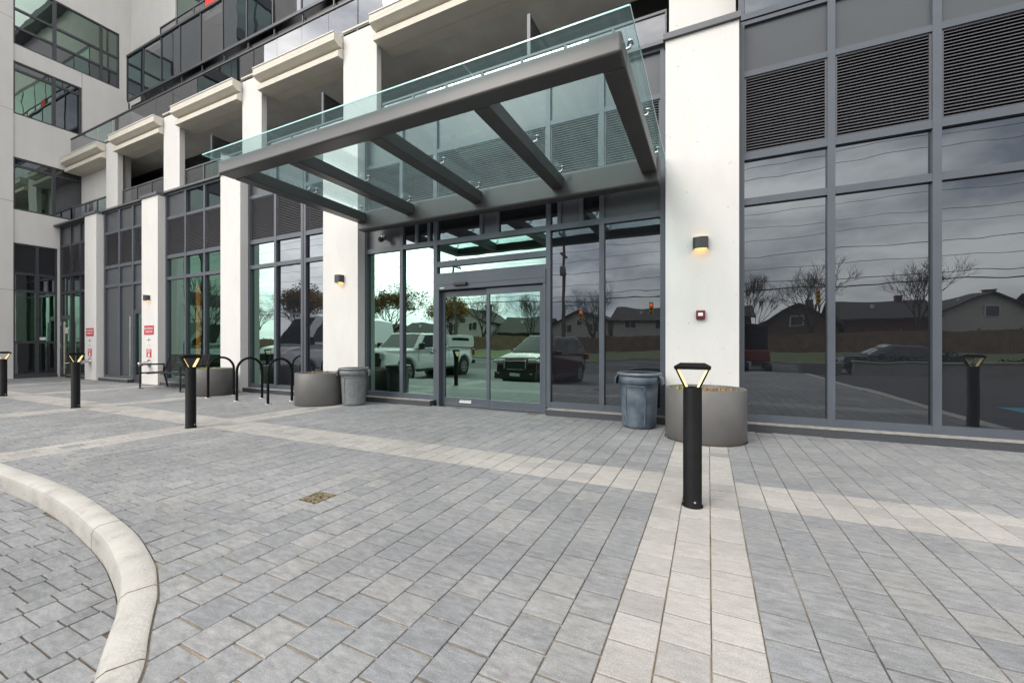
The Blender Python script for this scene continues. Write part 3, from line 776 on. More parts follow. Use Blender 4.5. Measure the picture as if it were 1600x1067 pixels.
# columns at street level, each with its dark coping, and the piers above
COLS = [(-18.42, -17.61), (-14.78, -13.90), (-10.95, -10.15), (-7.32, -6.33), (-0.54, 0.36)]
for i, (a, b) in enumerate(COLS):
    mb = MB(); mb.box(a, b, 6.07, 6.55, 0.012, 5.34); c = mb.build("column", M['stucco'], B, bevel=0.006)
    mb = MB(); mb.box(a+0.01, b-0.01, 6.08, 6.5, -0.05, 0.012); mb.build("base_joint", M['plastic'], c)
    mb = MB(); mb.box(a-0.03, b+0.02, 6.03, 6.60, 5.34, 5.425); mb.build("coping", M['coping'], c, bevel=0.004)
    mb = MB(); mb.box(a+0.005, b-0.01, 6.60, 6.74 if i < 4 else 8.0, 5.425, 8.02); p = mb.build("pier", M['stucco'], B, bevel=0.006)
    mb = MB(); mb.box(a-0.005, b, 6.57, 6.76, 8.02, 8.055); mb.build("flashing", M['cream'], p)
# podium coping strip and balcony floor
mb = MB()
for a, b in ((-21.3, -18.45), (-17.59, -14.81), (-13.87, -10.98), (-10.13, -7.35), (-6.31, -0.57)):
    mb.box(a, b, 6.19, 6.60, 5.412, 5.462)
mb.build("coping", M['coping'], B)
mb = MB(); mb.box(-21.3, -0.56, 6.60, 8.1, 5.15, 5.42); mb.build("balcony_slab", M['soffit'], B)

# cornices between the piers: two stepped mouldings, soffit beam with a groove
SP = [(-21.28, -18.43), (-17.60, -14.79), (-13.89, -10.96), (-10.14, -7.33), (-6.32, -0.55)]
for a, b in SP:
    mb = MB()
    mb.box(a, b, 6.36, 6.80, 7.83, 7.925)
    mb.prism([(6.36, 7.76), (6.36, 7.83), (6.60, 7.83), (6.60, 7.70), (6.48, 7.70)], 'x', a, b)
    mb.box(a, b, 6.47, 6.80, 7.47, 7.60)
    mb.prism([(6.47, 7.60), (6.58, 7.70), (6.80, 7.70), (6.80, 7.60)], 'x', a, b)
    mb.box(a, b, 6.805, 7.06, 7.468, 7.80)
    c = mb.build("cornice", M['cream'], B, bevel=0.004)
    mb = MB(); mb.box(a, b, 6.345, 6.80, 7.925, 7.95); mb.build("flashing", M['stucco'], c)
mb = MB(); mb.box(-21.3, -0.55, 6.80, 8.4, 7.72, 7.92); mb.build("balcony_slab", M['soffit'], B)
# first balcony: back wall, guards, screens
mb = MB(); mb.box(-21.3, 0.3, 8.12, 8.3, 5.42, 7.72); bw = mb.build("balcony_wall", M['plastic'], B)
for i in range(15):
    x = -18.2+i*1.2
    pane("glass_pane", x+0.04, x+1.12, 5.6, 7.35, M['dark_glass'], bw, y=8.10)
mb = MB(); mb.box(-21.3, -18.0, 6.95, 7.1, 5.42, 7.72); mb.build("balcony_wall", M['stucco'], B)
def guard(a, b, y, z0, z1, step, glass='rail_glass', post=True, mat='coping'):
    n = max(1, round((b-a)/step)); w = (b-a)/n
    mb = MB(); mb.box(a, b, y-0.025, y+0.025, z1-0.04, z1); mb.box(a, b, y-0.02, y+0.02, z0, z0+0.04)
    if post:
        for i in range(n+1): mb.box(max(a, a+i*w-0.022), min(b, a+i*w+0.022), y-0.022, y+0.022, z0+0.04, z1-0.04)
    g = mb.build("balustrade", M[mat], B)
    for i in range(n):
        o = pane("glass_pane", a+i*w+(0.022 if post else 0.004), a+(i+1)*w-(0.022 if post else 0.004), z0+0.04, z1-0.04, M[glass], g, y=y-0.004, tilt=0.003)
    return g
for a, b in SP: guard(a+0.05, b-0.03, 6.72, 5.46, 6.27, 0.85)
for x in (-8.15, -2.9, -12.6):
    mb = MB(); mb.box(x-0.02, x+0.02, 6.78, 8.08, 5.5, 7.0); s = mb.build("privacy_screen", M['rail_glass'], B)
    mb = MB(); mb.box(x-0.03, x+0.03, 6.745, 6.785, 5.46, 7.04); mb.box(x-0.025, x+0.025, 6.785, 8.08, 7.0, 7.03); mb.build("post", M['frame'], s)
# second balcony: frameless tinted guard on the cornice
for a, b in [(-21.2, -18.0), (-17.98, -14.3), (-14.28, -10.5), (-10.48, -6.9), (-6.88, -0.6)]:
    guard(a, b, 6.62, 7.96, 8.73, 0.93, post=False, mat='frame_dark')
mb = MB(); mb.box(-21.3, 0.3, 8.12, 8.3, 7.92, 9.0); bw = mb.build("balcony_wall", M['panel'], B)
for i in range(18): pane("glass_pane", -19.3+i*1.1+0.03, -19.3+(i+1)*1.1-0.03, 8.05, 9.9, M['dark_glass'], bw, y=8.10)
# third storey: projecting window wall in tinted panels, hung over a dark slot
mb = MB(); mb.box(-19.33, 0.3, 7.50, 7.54, 10.08, 10.16); mb.box(-19.33, 0.3, 7.48, 7.56, 11.72, 11.79)
for i in range(17):
    x = -19.33+i*1.18
    mb.box(x-0.02, x+0.02, 7.50, 7.54, 10.16, 11.72); mb.box(x-0.02, x+0.02, 7.55, 7.58, 9.86, 10.08)
ww = mb.build("window_wall", M['frame_dark'], B)
for i in range(16):
    x = -19.33+i*1.18
    pane("glass_pane", x+0.02, x+1.16, 10.16, 11.72, M['dark_glass'] if i % 3 != 1 else M['rail_glass'], ww, y=7.52, tilt=0.004)
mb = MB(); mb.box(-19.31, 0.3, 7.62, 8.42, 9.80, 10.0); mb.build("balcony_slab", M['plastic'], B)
mb = MB(); mb.box(-19.31, 0.3, 7.9, 8.42, 10.0, 11.70); mb.build("recess_wall", M['panel'], B)
mb = MB(); mb.box(-19.25, 0.3, 7.60, 8.42, 11.5, 11.70); mb.build("balcony_slab", M['soffit'], B)
mb = MB(); mb.box(-21.3, 0.3, 8.42, 8.7, 9.0, 17.0); mb.box(-19.5, -17.9, 8.36, 8.42, 11.7, 17.0); mb.build("wall", M['stucco'], B)
mb = MB(); mb.box(-17.85, 0.3, 8.38, 8.415, 11.8, 14.6); ww = mb.build("window_wall", M['frame_dark'], B)
for i in range(12): pane("glass_pane", -17.8+i*1.5+0.05, -17.8+(i+1)*1.5-0.05, 11.9, 14.4, M['wing_glass'], ww, y=8.37)
guard(-17.9, 0.3, 7.9, 11.79, 12.62, 1.1)
# enclosing mass so that no daylight leaks in from behind
mb = MB(); mb.box(-21.3, 6.6, 9.4, 9.7, -0.1, 17.0); mb.box(0.31, 6.6, 6.5, 9.4, 5.0, 5.35); mb.box(0.31, 6.6, 6.5, 9.4, 8.8, 9.0); mb.build("rear_wall", M['room'], B)
mb = MB(); mb.box(-21.3, 6.3, 6.42, 9.4, 4.95, 5.14); mb.build("ceiling_slab", M['room'], B)
mb = MB(); mb.box(-21.3, 6.3, 6.42, 9.4, -0.06, 0.0); mb.build("interior_floor", M['room_floor'], B)
for i, x in enumerate((-21.2, -17.9, -14.3, -10.5, -6.8, -2.2, 0.1)):
    mb = MB(); mb.box(x-0.06, x+0.06, 6.45, 9.4, 0.0, 4.95); mb.build("interior_wall", M['room'], B)
# the wing that closes the court on the left: its face looks along +X
WX = -21.3
mb = MB()
def wq(y0, y1, z0, z1, x=WX, d=0.3): mb.box(x-d, x, y0, y1, z0, z1)
wins = [(5.24, 6.30, 0.0, 4.63), (5.24, 6.94, 5.76, 7.55), (5.24, 6.94, 9.02, 10.82), (5.24, 8.04, 11.39, 13.6)]
wq(5.24, 6.36, 4.63, 5.76); wq(6.30, 7.0, 0.0, 4.63); wq(6.36, 7.2, 4.63, 5.76); wq(6.94, 8.45, 5.76, 7.55); wq(7.2, 8.45, 4.63, 5.76)
wq(5.24, 8.45, 7.55, 9.02); wq(6.94, 8.45, 9.02, 10.82); wq(5.24, 8.45, 10.82, 11.39); wq(8.04, 8.45, 11.39, 13.6); wq(5.24, 8.45, 13.6, 17.0)
wing = mb.build("wing_wall", M['wing'], B)
mb = MB(); mb.box(WX-0.3, WX+0.05, 2.4, 5.24, -0.1, 29.0); pl_ = mb.build("wing_wall", M['wing'], B)
mb = MB(); mb.box(WX-0.3, WX+0.05, -0.7, 0.6, -0.1, 29.0); mb.build("wing_wall", M['wing'], B)
mb = MB()
for q in range(10): mb.box(WX-0.3, WX+0.03, 0.6, 2.4, 3.0+q*2.7, 3.55+q*2.7)
mb.build("spandrel_panel", M['panel'], B)
mb = MB()
for z in (3.0, 6.0, 9.1, 12.2): mb.box(WX+0.046, WX+0.0515, 3.0, 5.24, z, z+0.012)
mb.build("joint", M['sand'], pl_)
mb = MB()
mb.box(WX-0.002, WX+0.002, 6.94, 6.952, 9.02, 11.39); mb.build("joint", M['sand'], wing)
def wpane(y0, y1, z0, z1, mat, parent, x=WX-0.06):
    a = random.gauss(0, 0.002)
    return MB().quad((x, y1, z0), (x+a, y0, z0), (x+a, y0, z1), (x, y1, z1)).build("glass_pane", mat, parent, recalc=False)
def wframe(y0, y1, z0, z1, ys_, zs_, full=True):
    mb = MB(); t = 0.055
    mb.box(WX-0.11, WX-0.02, y0, y0+t, z0, z1); mb.box(WX-0.11, WX-0.02, y1-t, y1, z0, z1)
    mb.box(WX-0.11, WX-0.022, y0+t, y1-t, z0, z0+t); mb.box(WX-0.11, WX-0.022, y0+t, y1-t, z1-t, z1)
    for y in ys_: mb.box(WX-0.11, WX-0.021, y-0.045, y+0.045, z0+t, z1-t)
    yy = [y0+t]+[q for y in ys_ for q in (y-0.045, y+0.045)]+[y1-t]
    for z in zs_:
        for i in range(0, len(yy), 2): mb.box(WX-0.11, WX-0.024, yy[i], yy[i+1], z-0.04, z+0.04)
    return mb.build("window", M['frame_dark'], B), yy
w, yy = wframe(0.6, 2.4, 0.0, 28.9, [1.5], [3.0+q*2.7 for q in range(10)])
for q in range(10):
    for i in (0, 2): wpane(yy[i], yy[i+1], max(0.06, 0.9+q*2.7-2.05), 2.96+q*2.7, M['wing_glass'], w)
w, yy = wframe(5.24, 6.30, 0.10, 4.63, [5.81], [1.24, 3.01, 3.60])
for i in (0, 2):
    wpane(yy[i], yy[i+1], 0.155, 1.20, M['dark_glass'], w); wpane(yy[i], yy[i+1], 1.28, 2.97, M['green_glass'], w); wpane(yy[i], yy[i+1], 3.05, 3.56, M['dark_glass'], w)
    mb = MB()
    for q in range(17):
        z = 3.66+q*0.054; mb.add([(WX-0.035, yy[i], z), (WX-0.035, yy[i+1], z), (WX-0.085, yy[i+1], z+0.055), (WX-0.085, yy[i], z+0.055)], [(0,1,2,3)])
    mb.build("louvre", M['frame_dark'], w, recalc=False)
mb = MB(); mb.box(WX-0.058, WX-0.055, 5.87, 6.02, 1.32, 1.42); mb.build("notice", M['sign_white'], w)
mb = MB(); mb.box(WX-0.2, WX+0.02, 5.24, 6.30, -0.05, 0.10); mb.build("plinth", M['granite'], B)
for z0, z1 in ((5.76, 7.55), (9.02, 10.82)):
    w, yy = wframe(5.24, 6.94, z0, z1, [6.22], [z1-0.28])
    for i in (0, 2):
        wpane(yy[i], yy[i+1], z0+0.055, z1-0.32, M['wing_glass'] if i == 0 else M['dark_glass'], w)
        wpane(yy[i], yy[i+1], z1-0.24, z1-0.055, M['dark_glass'], w)
w, yy = wframe(5.24, 8.04, 11.39, 13.6, [6.24, 7.5], [12.0, 12.62])
for i in (0, 2, 4):
    wpane(yy[i], yy[i+1], 11.445, 11.96, M['dark_glass'], w); wpane(yy[i], yy[i+1], 12.04, 12.58, M['wing_glass'], w); wpane(yy[i], yy[i+1], 12.66, 13.545, M['wing_glass'], w)
mb = MB(); mb.box(WX-3.0, WX-0.31, -0.69, 9.7, -0.1, 29.0); mb.build("wing_core", M['room'], B)
mb = MB(); mb.box(-21.2, 6.6, 8.0, 9.7, 17.0, 17.3); mb.box(-24.3, WX+0.1, -0.8, 9.7, 29.0, 29.3); mb.build("roof", M['coping'], B)

# ------------------------------------------------------------------ entrance canopy
CN = empty("entrance_canopy", (-3.36, 5.95, 3.33), "grey steel and glass canopy jutting over the sliding entrance doors", "canopy")
bx0, bx1, by0 = -6.10, -0.63, 3.35
BZ0, BZ1 = 3.47, 3.645
mb = MB(); mb.box(bx0, bx1, by0, by0+0.22, BZ0, BZ1); mb.build("front_beam", M['canopy'], CN, bevel=0.02, seg=3)
mb = MB(); mb.box(-6.12, -0.60, 5.86, 6.065, 3.33, 3.69); mb.build("rear_beam", M['canopy'], CN, bevel=0.03, seg=3)
for a, b in ((bx0, bx0+0.2), (-4.94, -4.76), (-3.54, -3.36), (-2.14, -1.96), (bx1-0.2, bx1)):
    mb = MB(); mb.box(a, b, by0+0.222, 5.858, BZ0, BZ1-0.004); mb.build("rafter", M['canopy'], CN, bevel=0.012)
gz = 3.70
gx = [-6.22, -4.85, -3.45, -2.05, -0.54]
for i in range(4):
    mb = MB(); mb.box(gx[i]+0.004, gx[i+1]-0.004, 3.22, 6.04, gz, gz+0.014, 0)
    # polished edges read as a bright green line
    p = mb.build("glass_panel", M['canopy_glass'], CN)
    mb = MB(); mb.box(gx[i]+0.004, gx[i+1]-0.004, 3.214, 3.2195, gz, gz+0.014)
    if i == 0: mb.box(gx[0]-0.002, gx[0]+0.0035, 3.22, 6.04, gz, gz+0.014)
    if i == 3: mb.box(gx[4]-0.0035, gx[4]+0.002, 3.22, 6.04, gz, gz+0.014)
    mb.build("polished_edge", M['glass_edge'], p)
for a in (bx0+0.1, -4.85, -3.45, -2.05, bx1-0.1):
    for y in (3.62, 4.75, 5.72):
        mb = MB()
        for s_ in (-1, 1):
            mb.tube([(a, y, BZ1-0.01), (a+s_*0.125, y, gz-0.035), (a+s_*0.125, y, gz-0.002)], 0.012, 8)
            mb.disc((a+s_*0.125, y, gz-0.004), 0.028, (0, 0, 1), 12); mb.cyl((a+s_*0.125, y, gz+0.015), (a+s_*0.125, y, gz+0.024), 0.024, 12)
        mb.cyl((a, y, BZ1-0.006), (a, y, BZ1+0.02), 0.022, 10)
        mb.build("glass_fitting", M['steel'], CN)

# ------------------------------------------------------------------ wall fittings
def wall_lamp(xc, label):
    r = empty("wall_lamp", (xc, 6.07, 2.40), label, "wall lamp", "curved charcoal lamps on the white columns")
    pts = [(-0.095, 0.0), (-0.095, -0.06)]
    for q in range(9):
        a = math.pi*(q/8); pts.append((-0.095*math.cos(a), -0.06-0.055*math.sin(a)))
    pts += [(0.095, -0.06), (0.095, 0.0)]
    inner = [(p[0]*0.88, min(-0.004, p[1]*0.9)) for p in pts]
    mb = MB(); n_ = len(pts)
    for z0, z1 in ((2.40, 2.55),):
        vs = [(xc+p[0], 6.069+p[1], z0) for p in pts]+[(xc+p[0], 6.069+p[1], z1) for p in pts]+[(xc+p[0], 6.069+p[1], z0) for p in inner]+[(xc+p[0], 6.069+p[1], z1) for p in inner]
        fs = []
        for i in range(n_-1):
            fs += [(i, i+1, n_+i+1, n_+i), (2*n_+i, 2*n_+i+1, 3*n_+i+1, 3*n_+i), (i, i+1, 2*n_+i+1, 2*n_+i), (n_+i, n_+i+1, 3*n_+i+1, 3*n_+i)]
        mb.add(vs, fs)
    mb.add([(xc+p[0], 6.069+p[1], 2.475) for p in inner], [tuple(range(n_))])
    mb.build("housing", M['lamp_body'], r)
    for nm, z in (("lower_lens", 2.425), ("upper_lens", 2.525)):
        mb = MB(); mb.add([(xc+p[0]*0.97, 6.069+p[1]*0.97, z) for p in inner], [tuple(range(n_))])
        mb.build(nm, M['lamp_on'] if nm == 'lower_lens' else M['lamp_dim'], r)
wall_lamp(-0.095, "curved charcoal wall lamp above the red alarm box on the column")
wall_lamp(-6.80, "curved charcoal wall lamp on the column between round planter and entrance glass")
wall_lamp(-14.40, "curved charcoal wall lamp above the red signs beside the bench")
AL = empty("fire_alarm", (-0.095, 6.07, 1.46), "dark red alarm box with a white strobe on the white column", "alarm")
mb = MB(); mb.box(-0.152, -0.038, 6.015, 6.069, 1.46, 1.58); mb.build("housing", M['red_alarm'], AL, bevel=0.012)
mb = MB(); mb.box(-0.125, -0.065, 5.995, 6.014, 1.50, 1.545); mb.build("strobe", M['strobe'], AL, bevel=0.008)
CA = empty("dome_camera", (-5.77, 6.2, 3.17), "small silver dome camera under the canopy's rear beam", "security camera")
mb = MB(); mb.cyl((-5.77, 6.237, 3.24), (-5.77, 6.16, 3.24), 0.05, 16); mb.tube([(-5.77, 6.16, 3.24), (-5.77, 6.13, 3.22), (-5.77, 6.12, 3.20)], 0.035, 12); mb.build("bracket", M['steel'], CA)
mb = MB(); mb.lathe((-5.77, 6.12, 3.13), [(0.0, 0.0), (0.03, 0.008), (0.05, 0.03), (0.055, 0.06), (0.05, 0.085), (0.0, 0.09)], 16); mb.build("dome", M['plastic'], CA)

def text_mesh(body, size, loc, mat, parent, name="lettering", width=None):
    c = bpy.data.curves.new(name, 'FONT'); c.body = body; c.size = size; c.align_x = 'CENTER'; c.align_y = 'CENTER'; c.extrude = 0.001
    t = bpy.data.objects.new(name, c); COL.objects.link(t)
    bpy.context.view_layer.update()
    dg = bpy.context.evaluated_depsgraph_get()
    me = bpy.data.meshes.new_from_object(t.evaluated_get(dg)); bpy.data.objects.remove(t); bpy.data.curves.remove(c)
    o = bpy.data.objects.new(name, me); COL.objects.link(o); me.materials.append(mat)
    xs_ = [v.co.x for v in me.vertices]; w_ = max(xs_)-min(xs_)
    s_ = (width/w_) if width else 1.0
    o.scale = (s_, 1, 1)
    o.rotation_euler = (R(90), 0, 0)
    o.location = Vector(loc)-(parent.location if parent else Vector((0, 0, 0)))
    if parent: o.parent = parent
    return o
def fire_signs(xc, where):
    y = 6.069
    s = empty("fire_connection_sign", (xc, y, 1.43), "red sign with white lettering on the column "+where, "sign", "red fire signs on the white columns")
    mb = MB(); mb.box(xc-0.26, xc+0.26, y-0.006, y, 1.43, 1.69); mb.build("plate", M['sign_red'], s)
    text_mesh("FIRE DEPARTMENT", 0.09, (xc, y-0.008, 1.60), M['sign_white'], s, width=0.48)
    text_mesh("CONNECTION", 0.09, (xc, y-0.008, 1.51), M['sign_white'], s, width=0.38)
    s = empty("notice_sheet", (xc-0.01, y, 1.12), "white notice with dark print on the column "+where, "notice", "white notices on the white columns")
    mb = MB(); mb.box(xc-0.12, xc+0.10, y-0.004, y, 1.11, 1.37); mb.build("sheet", M['sign_white'], s)
    mb = MB()
    mb.box(xc-0.03, xc+0.03, y-0.006, y-0.0045, 1.315, 1.345); mb.box(xc-0.10, xc+0.08, y-0.006, y-0.0045, 1.265, 1.295)
    mb.box(xc-0.02, xc+0.0, y-0.006, y-0.0045, 1.18, 1.235); mb.box(xc-0.09, xc+0.07, y-0.006, y-0.0045, 1.13, 1.14); mb.build("print", M['sign_ink'], s)
    s = empty("sprinkler_sign", (xc-0.0, y, 0.78), "small lower red sign on the column "+where, "sign", "small red signs above the fire inlets")
    mb = MB(); mb.box(xc-0.13, xc+0.13, y-0.006, y, 0.78, 1.02); mb.build("plate", M['sign_red'], s)
    mb = MB()
    for z in (0.985, 0.955, 0.925): mb.box(xc-0.09, xc+0.09, y-0.008, y-0.0065, z, z+0.012)
    mb.disc((xc, y-0.008, 0.855), 0.05, (0, -1, 0), 16); mb.box(xc-0.10, xc+0.10, y-0.008, y-0.0065, 0.79, 0.802); mb.build("print", M['sign_white'], s)
    f = empty("fire_inlet", (xc+0.02, y, 0.5), "chrome twin fire inlet on the column "+where, "fire inlet", "chrome fire inlets on the white columns")
    mb = MB(); mb.cyl((xc+0.02, y, 0.62), (xc+0.02, y-0.015, 0.62), 0.11, 20); mb.cyl((xc+0.02, y, 0.62), (xc+0.02, y-0.12, 0.62), 0.055, 14); mb.build("escutcheon", M['steel'], f)
    for s_ in (-1, 1):
        mb = MB(); mb.cyl((xc+0.02, y-0.09, 0.62), (xc+0.02+s_*0.06, y-0.20, 0.60), 0.045, 14); mb.cyl((xc+0.02+s_*0.06, y-0.20, 0.60), (xc+0.02+s_*0.072, y-0.225, 0.595), 0.058, 14)
        mb.build("nozzle", M['steel'], f)
fire_signs(-14.36, "beside the bench")
fire_signs(-18.04, "in the corner by the glass side door")
tag(MB().add([(-15.0+dx, 7.86+dy, z) for dx, dy, z in ((0,0,12.64),(0.6,0,12.64),(0.6,-0.03,12.2),(0.35,-0.05,12.1),(0,-0.03,12.25),(0,0.12,12.64),(0.6,0.12,12.64))], [(0,1,2,3,4), (0,5,6,1)]).build("red_cloth", M['red_cloth'], None, recalc=False),
    "red cloth hung over the high dark balcony rail", "cloth")

# ------------------------------------------------------------------ inside the lobby
t = empty("glowing_column", (-13.3, 6.8, 0), "orange lit column glowing behind the green lobby glass", "lamp")  # added: glowing strip imitates an orange reflection, no lamp stands here
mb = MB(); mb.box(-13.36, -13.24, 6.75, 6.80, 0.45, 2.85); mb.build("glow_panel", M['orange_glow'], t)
mb = MB(); mb.cyl((-13.3, 6.88, 0.0), (-13.3, 6.88, 4.94), 0.07, 16); mb.build("post", M['room'], t)  # added backing post behind the strip
t = tag(MB().box(-5.75, -5.35, 6.75, 7.0, 0.0, 0.20).build("cardboard_box", M['cardboard'], None, bevel=0.004), "brown cardboard box on the floor behind the entrance glass", "box")
t = empty("indoor_bin", (-5.45, 7.3, 0), "black bin standing inside behind the entrance glass", "bin")
mb = MB(); mb.lathe((-5.45, 7.3, 0), [(0.0, 0.0), (0.22, 0.0), (0.27, 0.7), (0.25, 0.7), (0.2, 0.05), (0, 0.05)], 24); mb.build("body", M['plastic'], t)
mb = MB(); mb.lathe((-5.45, 7.3, 0.7), [(0.29, -0.02), (0.30, 0.01), (0.29, 0.03), (0.25, 0.03)], 24); mb.build("rim", M['plastic'], t)

# ------------------------------------------------------------------ bollard lights
def make_bollard():
    r = empty("bollard_light", (0, 0, 0), "", "bollard", "black bollard lights on the paving")
    mb = MB(); mb.lathe((0, 0, 0), [(0.0, 0.004), (0.068, 0.004), (0.068, 0.010), (0.060, 0.012), (0.060, 0.815), (0.054, 0.82), (0.048, 0.818), (0.045, 0.80), (0.0, 0.80)], 32)
    mb.build("post", M['black'], r)
    for s in (-1, 1):
        mb = MB(); mb.add([(s*0.034, -0.036, 0.80), (s*0.034, 0.036, 0.80), (s*0.098, 0.030, 0.943), (s*0.098, -0.030, 0.943),
                (s*0.045, -0.034, 0.80), (s*0.045, 0.034, 0.80), (s*0.109, 0.030, 0.943), (s*0.109, -0.030, 0.943)],
               [(0,3,2,1), (4,5,6,7), (0,1,5,4), (1,2,6,5), (2,3,7,6), (3,0,4,7)])
        a = mb.build("arm", M['black'], r)
        # the lit diffuser stands proud of the arm's inner face
        mb = MB(); mb.add([(s*0.041, -0.028, 0.822), (s*0.041, 0.028, 0.822), (s*0.0955, 0.026, 0.938), (s*0.0955, -0.026, 0.938),
                (s*0.029, -0.020, 0.822), (s*0.029, 0.020, 0.822), (s*0.0845, 0.019, 0.938), (s*0.0845, -0.019, 0.938)],
               [(4,7,6,5), (0,1,5,4), (1,2,6,5), (2,3,7,6), (3,0,4,7)])
        mb.build("glow_strip", M['bollard_glow'], a)
    mb = MB(); mb.add([(-0.114,-0.034,0.941),(0.114,-0.034,0.941),(0.114,0.034,0.941),(-0.114,0.034,0.941),
                       (-0.118,-0.036,0.962),(0.118,-0.036,0.962),(0.118,0.036,0.962),(-0.118,0.036,0.962),
                       (-0.078,-0.026,0.986),(0.078,-0.026,0.986),(0.078,0.026,0.986),(-0.078,0.026,0.986)],
                      [(0,3,2,1),(0,1,5,4),(1,2,6,5),(2,3,7,6),(3,0,4,7),(4,5,9,8),(5,6,10,9),(6,7,11,10),(7,4,8,11),(8,9,10,11)])
    mb.build("top_bar", M['black'], r, bevel=0.003)
    mb = MB()
    mb.disc((0.018, -0.0605, 0.045), 0.008, (0.0, -1, 0), 10); mb.cyl((0.018, -0.055, 0.045), (0.018, -0.0625, 0.045), 0.007, 10)
    mb.build("screw", M['steel'], r)
    return r
b0 = make_bollard()
spots = [(-0.10, 3.09, 0, "tall black bollard light nearest the camera, in front of the round planter"),
         (-6.32, 3.13, 90, "black bollard light standing before the bench and the bike hoops"),
         (-10.22, 3.25, 90, "black bollard light standing before the column with red signs in the corner"),
         (-14.02, 3.31, 90, "black bollard light farthest left, cut by the picture's edge"),
         (3.30, 4.75, 0, "black bollard light mirrored in the dark glass at the far end")]
for i, (x, y, a, lab) in enumerate(spots):
    o = b0 if i == 0 else copy_tree(b0)
    o.location = (x, y, 0); o.rotation_euler = (0, 0, R(a)+random.uniform(-0.05, 0.05)); o["label"] = lab

# ------------------------------------------------------------------ bike hoops
def make_hoop():
    r = empty("bike_hoop", (0, 0, 0), "", "bike rack", "black bike hoops in a row")
    h = 0.26; pts = [(0, -h, 0.0), (0, -h, 0.60)]
    for q in range(1, 12):
        a = math.pi*q/12; pts.append((0, -h*math.cos(a), 0.60+h*math.sin(a)))
    pts += [(0, h, 0.60), (0, h, 0.0)]
    MB().tube(pts, 0.024, 12).build("hoop_tube", M['black'], r)
    for s in (-1, 1):
        mb = MB(); mb.lathe((0, s*h, 0), [(0.0, 0.002), (0.065, 0.002), (0.065, 0.010), (0.026, 0.012)], 16)
        for q in range(3):
            a = q*2.1; mb.cyl((0.046*math.cos(a), s*h+0.046*math.sin(a), 0.010), (0.046*math.cos(a), s*h+0.046*math.sin(a), 0.018), 0.007, 6)
        mb.build("foot_plate", M['steel'], r)
    return r
h0 = make_hoop()
for i, (x, y, lab) in enumerate([(-9.58, 5.33, "black bike hoop beside the planter next to the bench"),
                                 (-8.54, 5.30, "black bike hoop, middle one of the three"),
                                 (-7.54, 5.27, "black bike hoop closest to the round planter by the grey bin")]):
    o = h0 if i == 0 else copy_tree(h0)
    o.location = (x, y, 0); o.rotation_euler = (0, 0, R(random.uniform(-4, 4))); o["label"] = lab

# ------------------------------------------------------------------ planters with dead stems
def tufts(name, c, rad, z, n, hmax, mat, label):
    mb = MB()
    for _ in range(n):
        a = random.uniform(0, 6.28); d = rad*math.sqrt(random.random())
        x, y = c[0]+d*math.cos(a), c[1]+d*math.sin(a)
        h = hmax*random.uniform(0.3, 1); b = random.uniform(0, 6.28); lean = h*random.uniform(0.2, 1.1); w = random.uniform(0.003, 0.007)
        p = Vector((x, y, z)); q = Vector((x+lean*math.cos(b)*0.5, y+lean*math.sin(b)*0.5, z+h*0.7)); t = Vector((x+lean*math.cos(b), y+lean*math.sin(b), z+h*0.85))
        s = Vector((-math.sin(b), math.cos(b), 0))*w
        mb.add([p-s, p+s, q+s*0.7, q-s*0.7, t], [(0,1,2,3), (3,2,4)])
    return tag(mb.build(name, M[mat], None, recalc=False), label, "plant")
def planter(c, rad, h, label):
    r = empty("round_planter", (c[0], c[1], 0), label, "planter", "round grey planters by the facade")
    MB().lathe((c[0], c[1], 0), [(rad*0.97, 0.0), (rad, 0.015), (rad, h-0.006), (rad-0.006, h), (rad-0.026, h), (rad-0.030, h-0.006), (rad-0.04, h-0.13)], 72).build("pot", M['planter'], r)
    mb = MB(); n = 28; vs = [(c[0], c[1], h-0.075)]
    for k in range(n): vs.append((c[0]+(rad-0.04)*math.cos(6.2832*k/n), c[1]+(rad-0.04)*math.sin(6.2832*k/n), h-0.10))
    mb.add(vs, [(0, 1+k, 1+(k+1) % n) for k in range(n)]); mb.build("soil", M['soil'], r)
    mb = MB(); mb.lathe((c[0], c[1], 0), [(rad*0.96, 0.0), (rad+0.012, 0.001), (rad+0.006, 0.006)], 48); mb.build("base_stain", M['dirt'], r)
planter((-0.04, 5.45), 0.445, 0.605, "round grey planter below the column with the red alarm box")
planter((-6.72, 5.50), 0.43, 0.60, "round grey planter between the bike hoops and the grey bin")
planter((-10.22, 5.46), 0.43, 0.60, "round grey planter beside the black bench, behind a bollard")
tufts("dry_plant", (0.08, 5.42), 0.27, 0.52, 260, 0.12, 'dry', "brown dead stems in the planter below the red alarm box")
tufts("grass_tuft", (-0.28, 5.35), 0.09, 0.54, 60, 0.12, 'drygreen', "yellow green grass tuft in the planter below the red alarm box")
tufts("dry_plant", (-6.72, 5.50), 0.30, 0.55, 90, 0.10, 'dry', "brown dead stems in the planter next to the grey bin")
tufts("dry_plant", (-10.15, 5.46), 0.30, 0.54, 160, 0.11, 'drygreen', "straw coloured stems in the planter next to the bench")

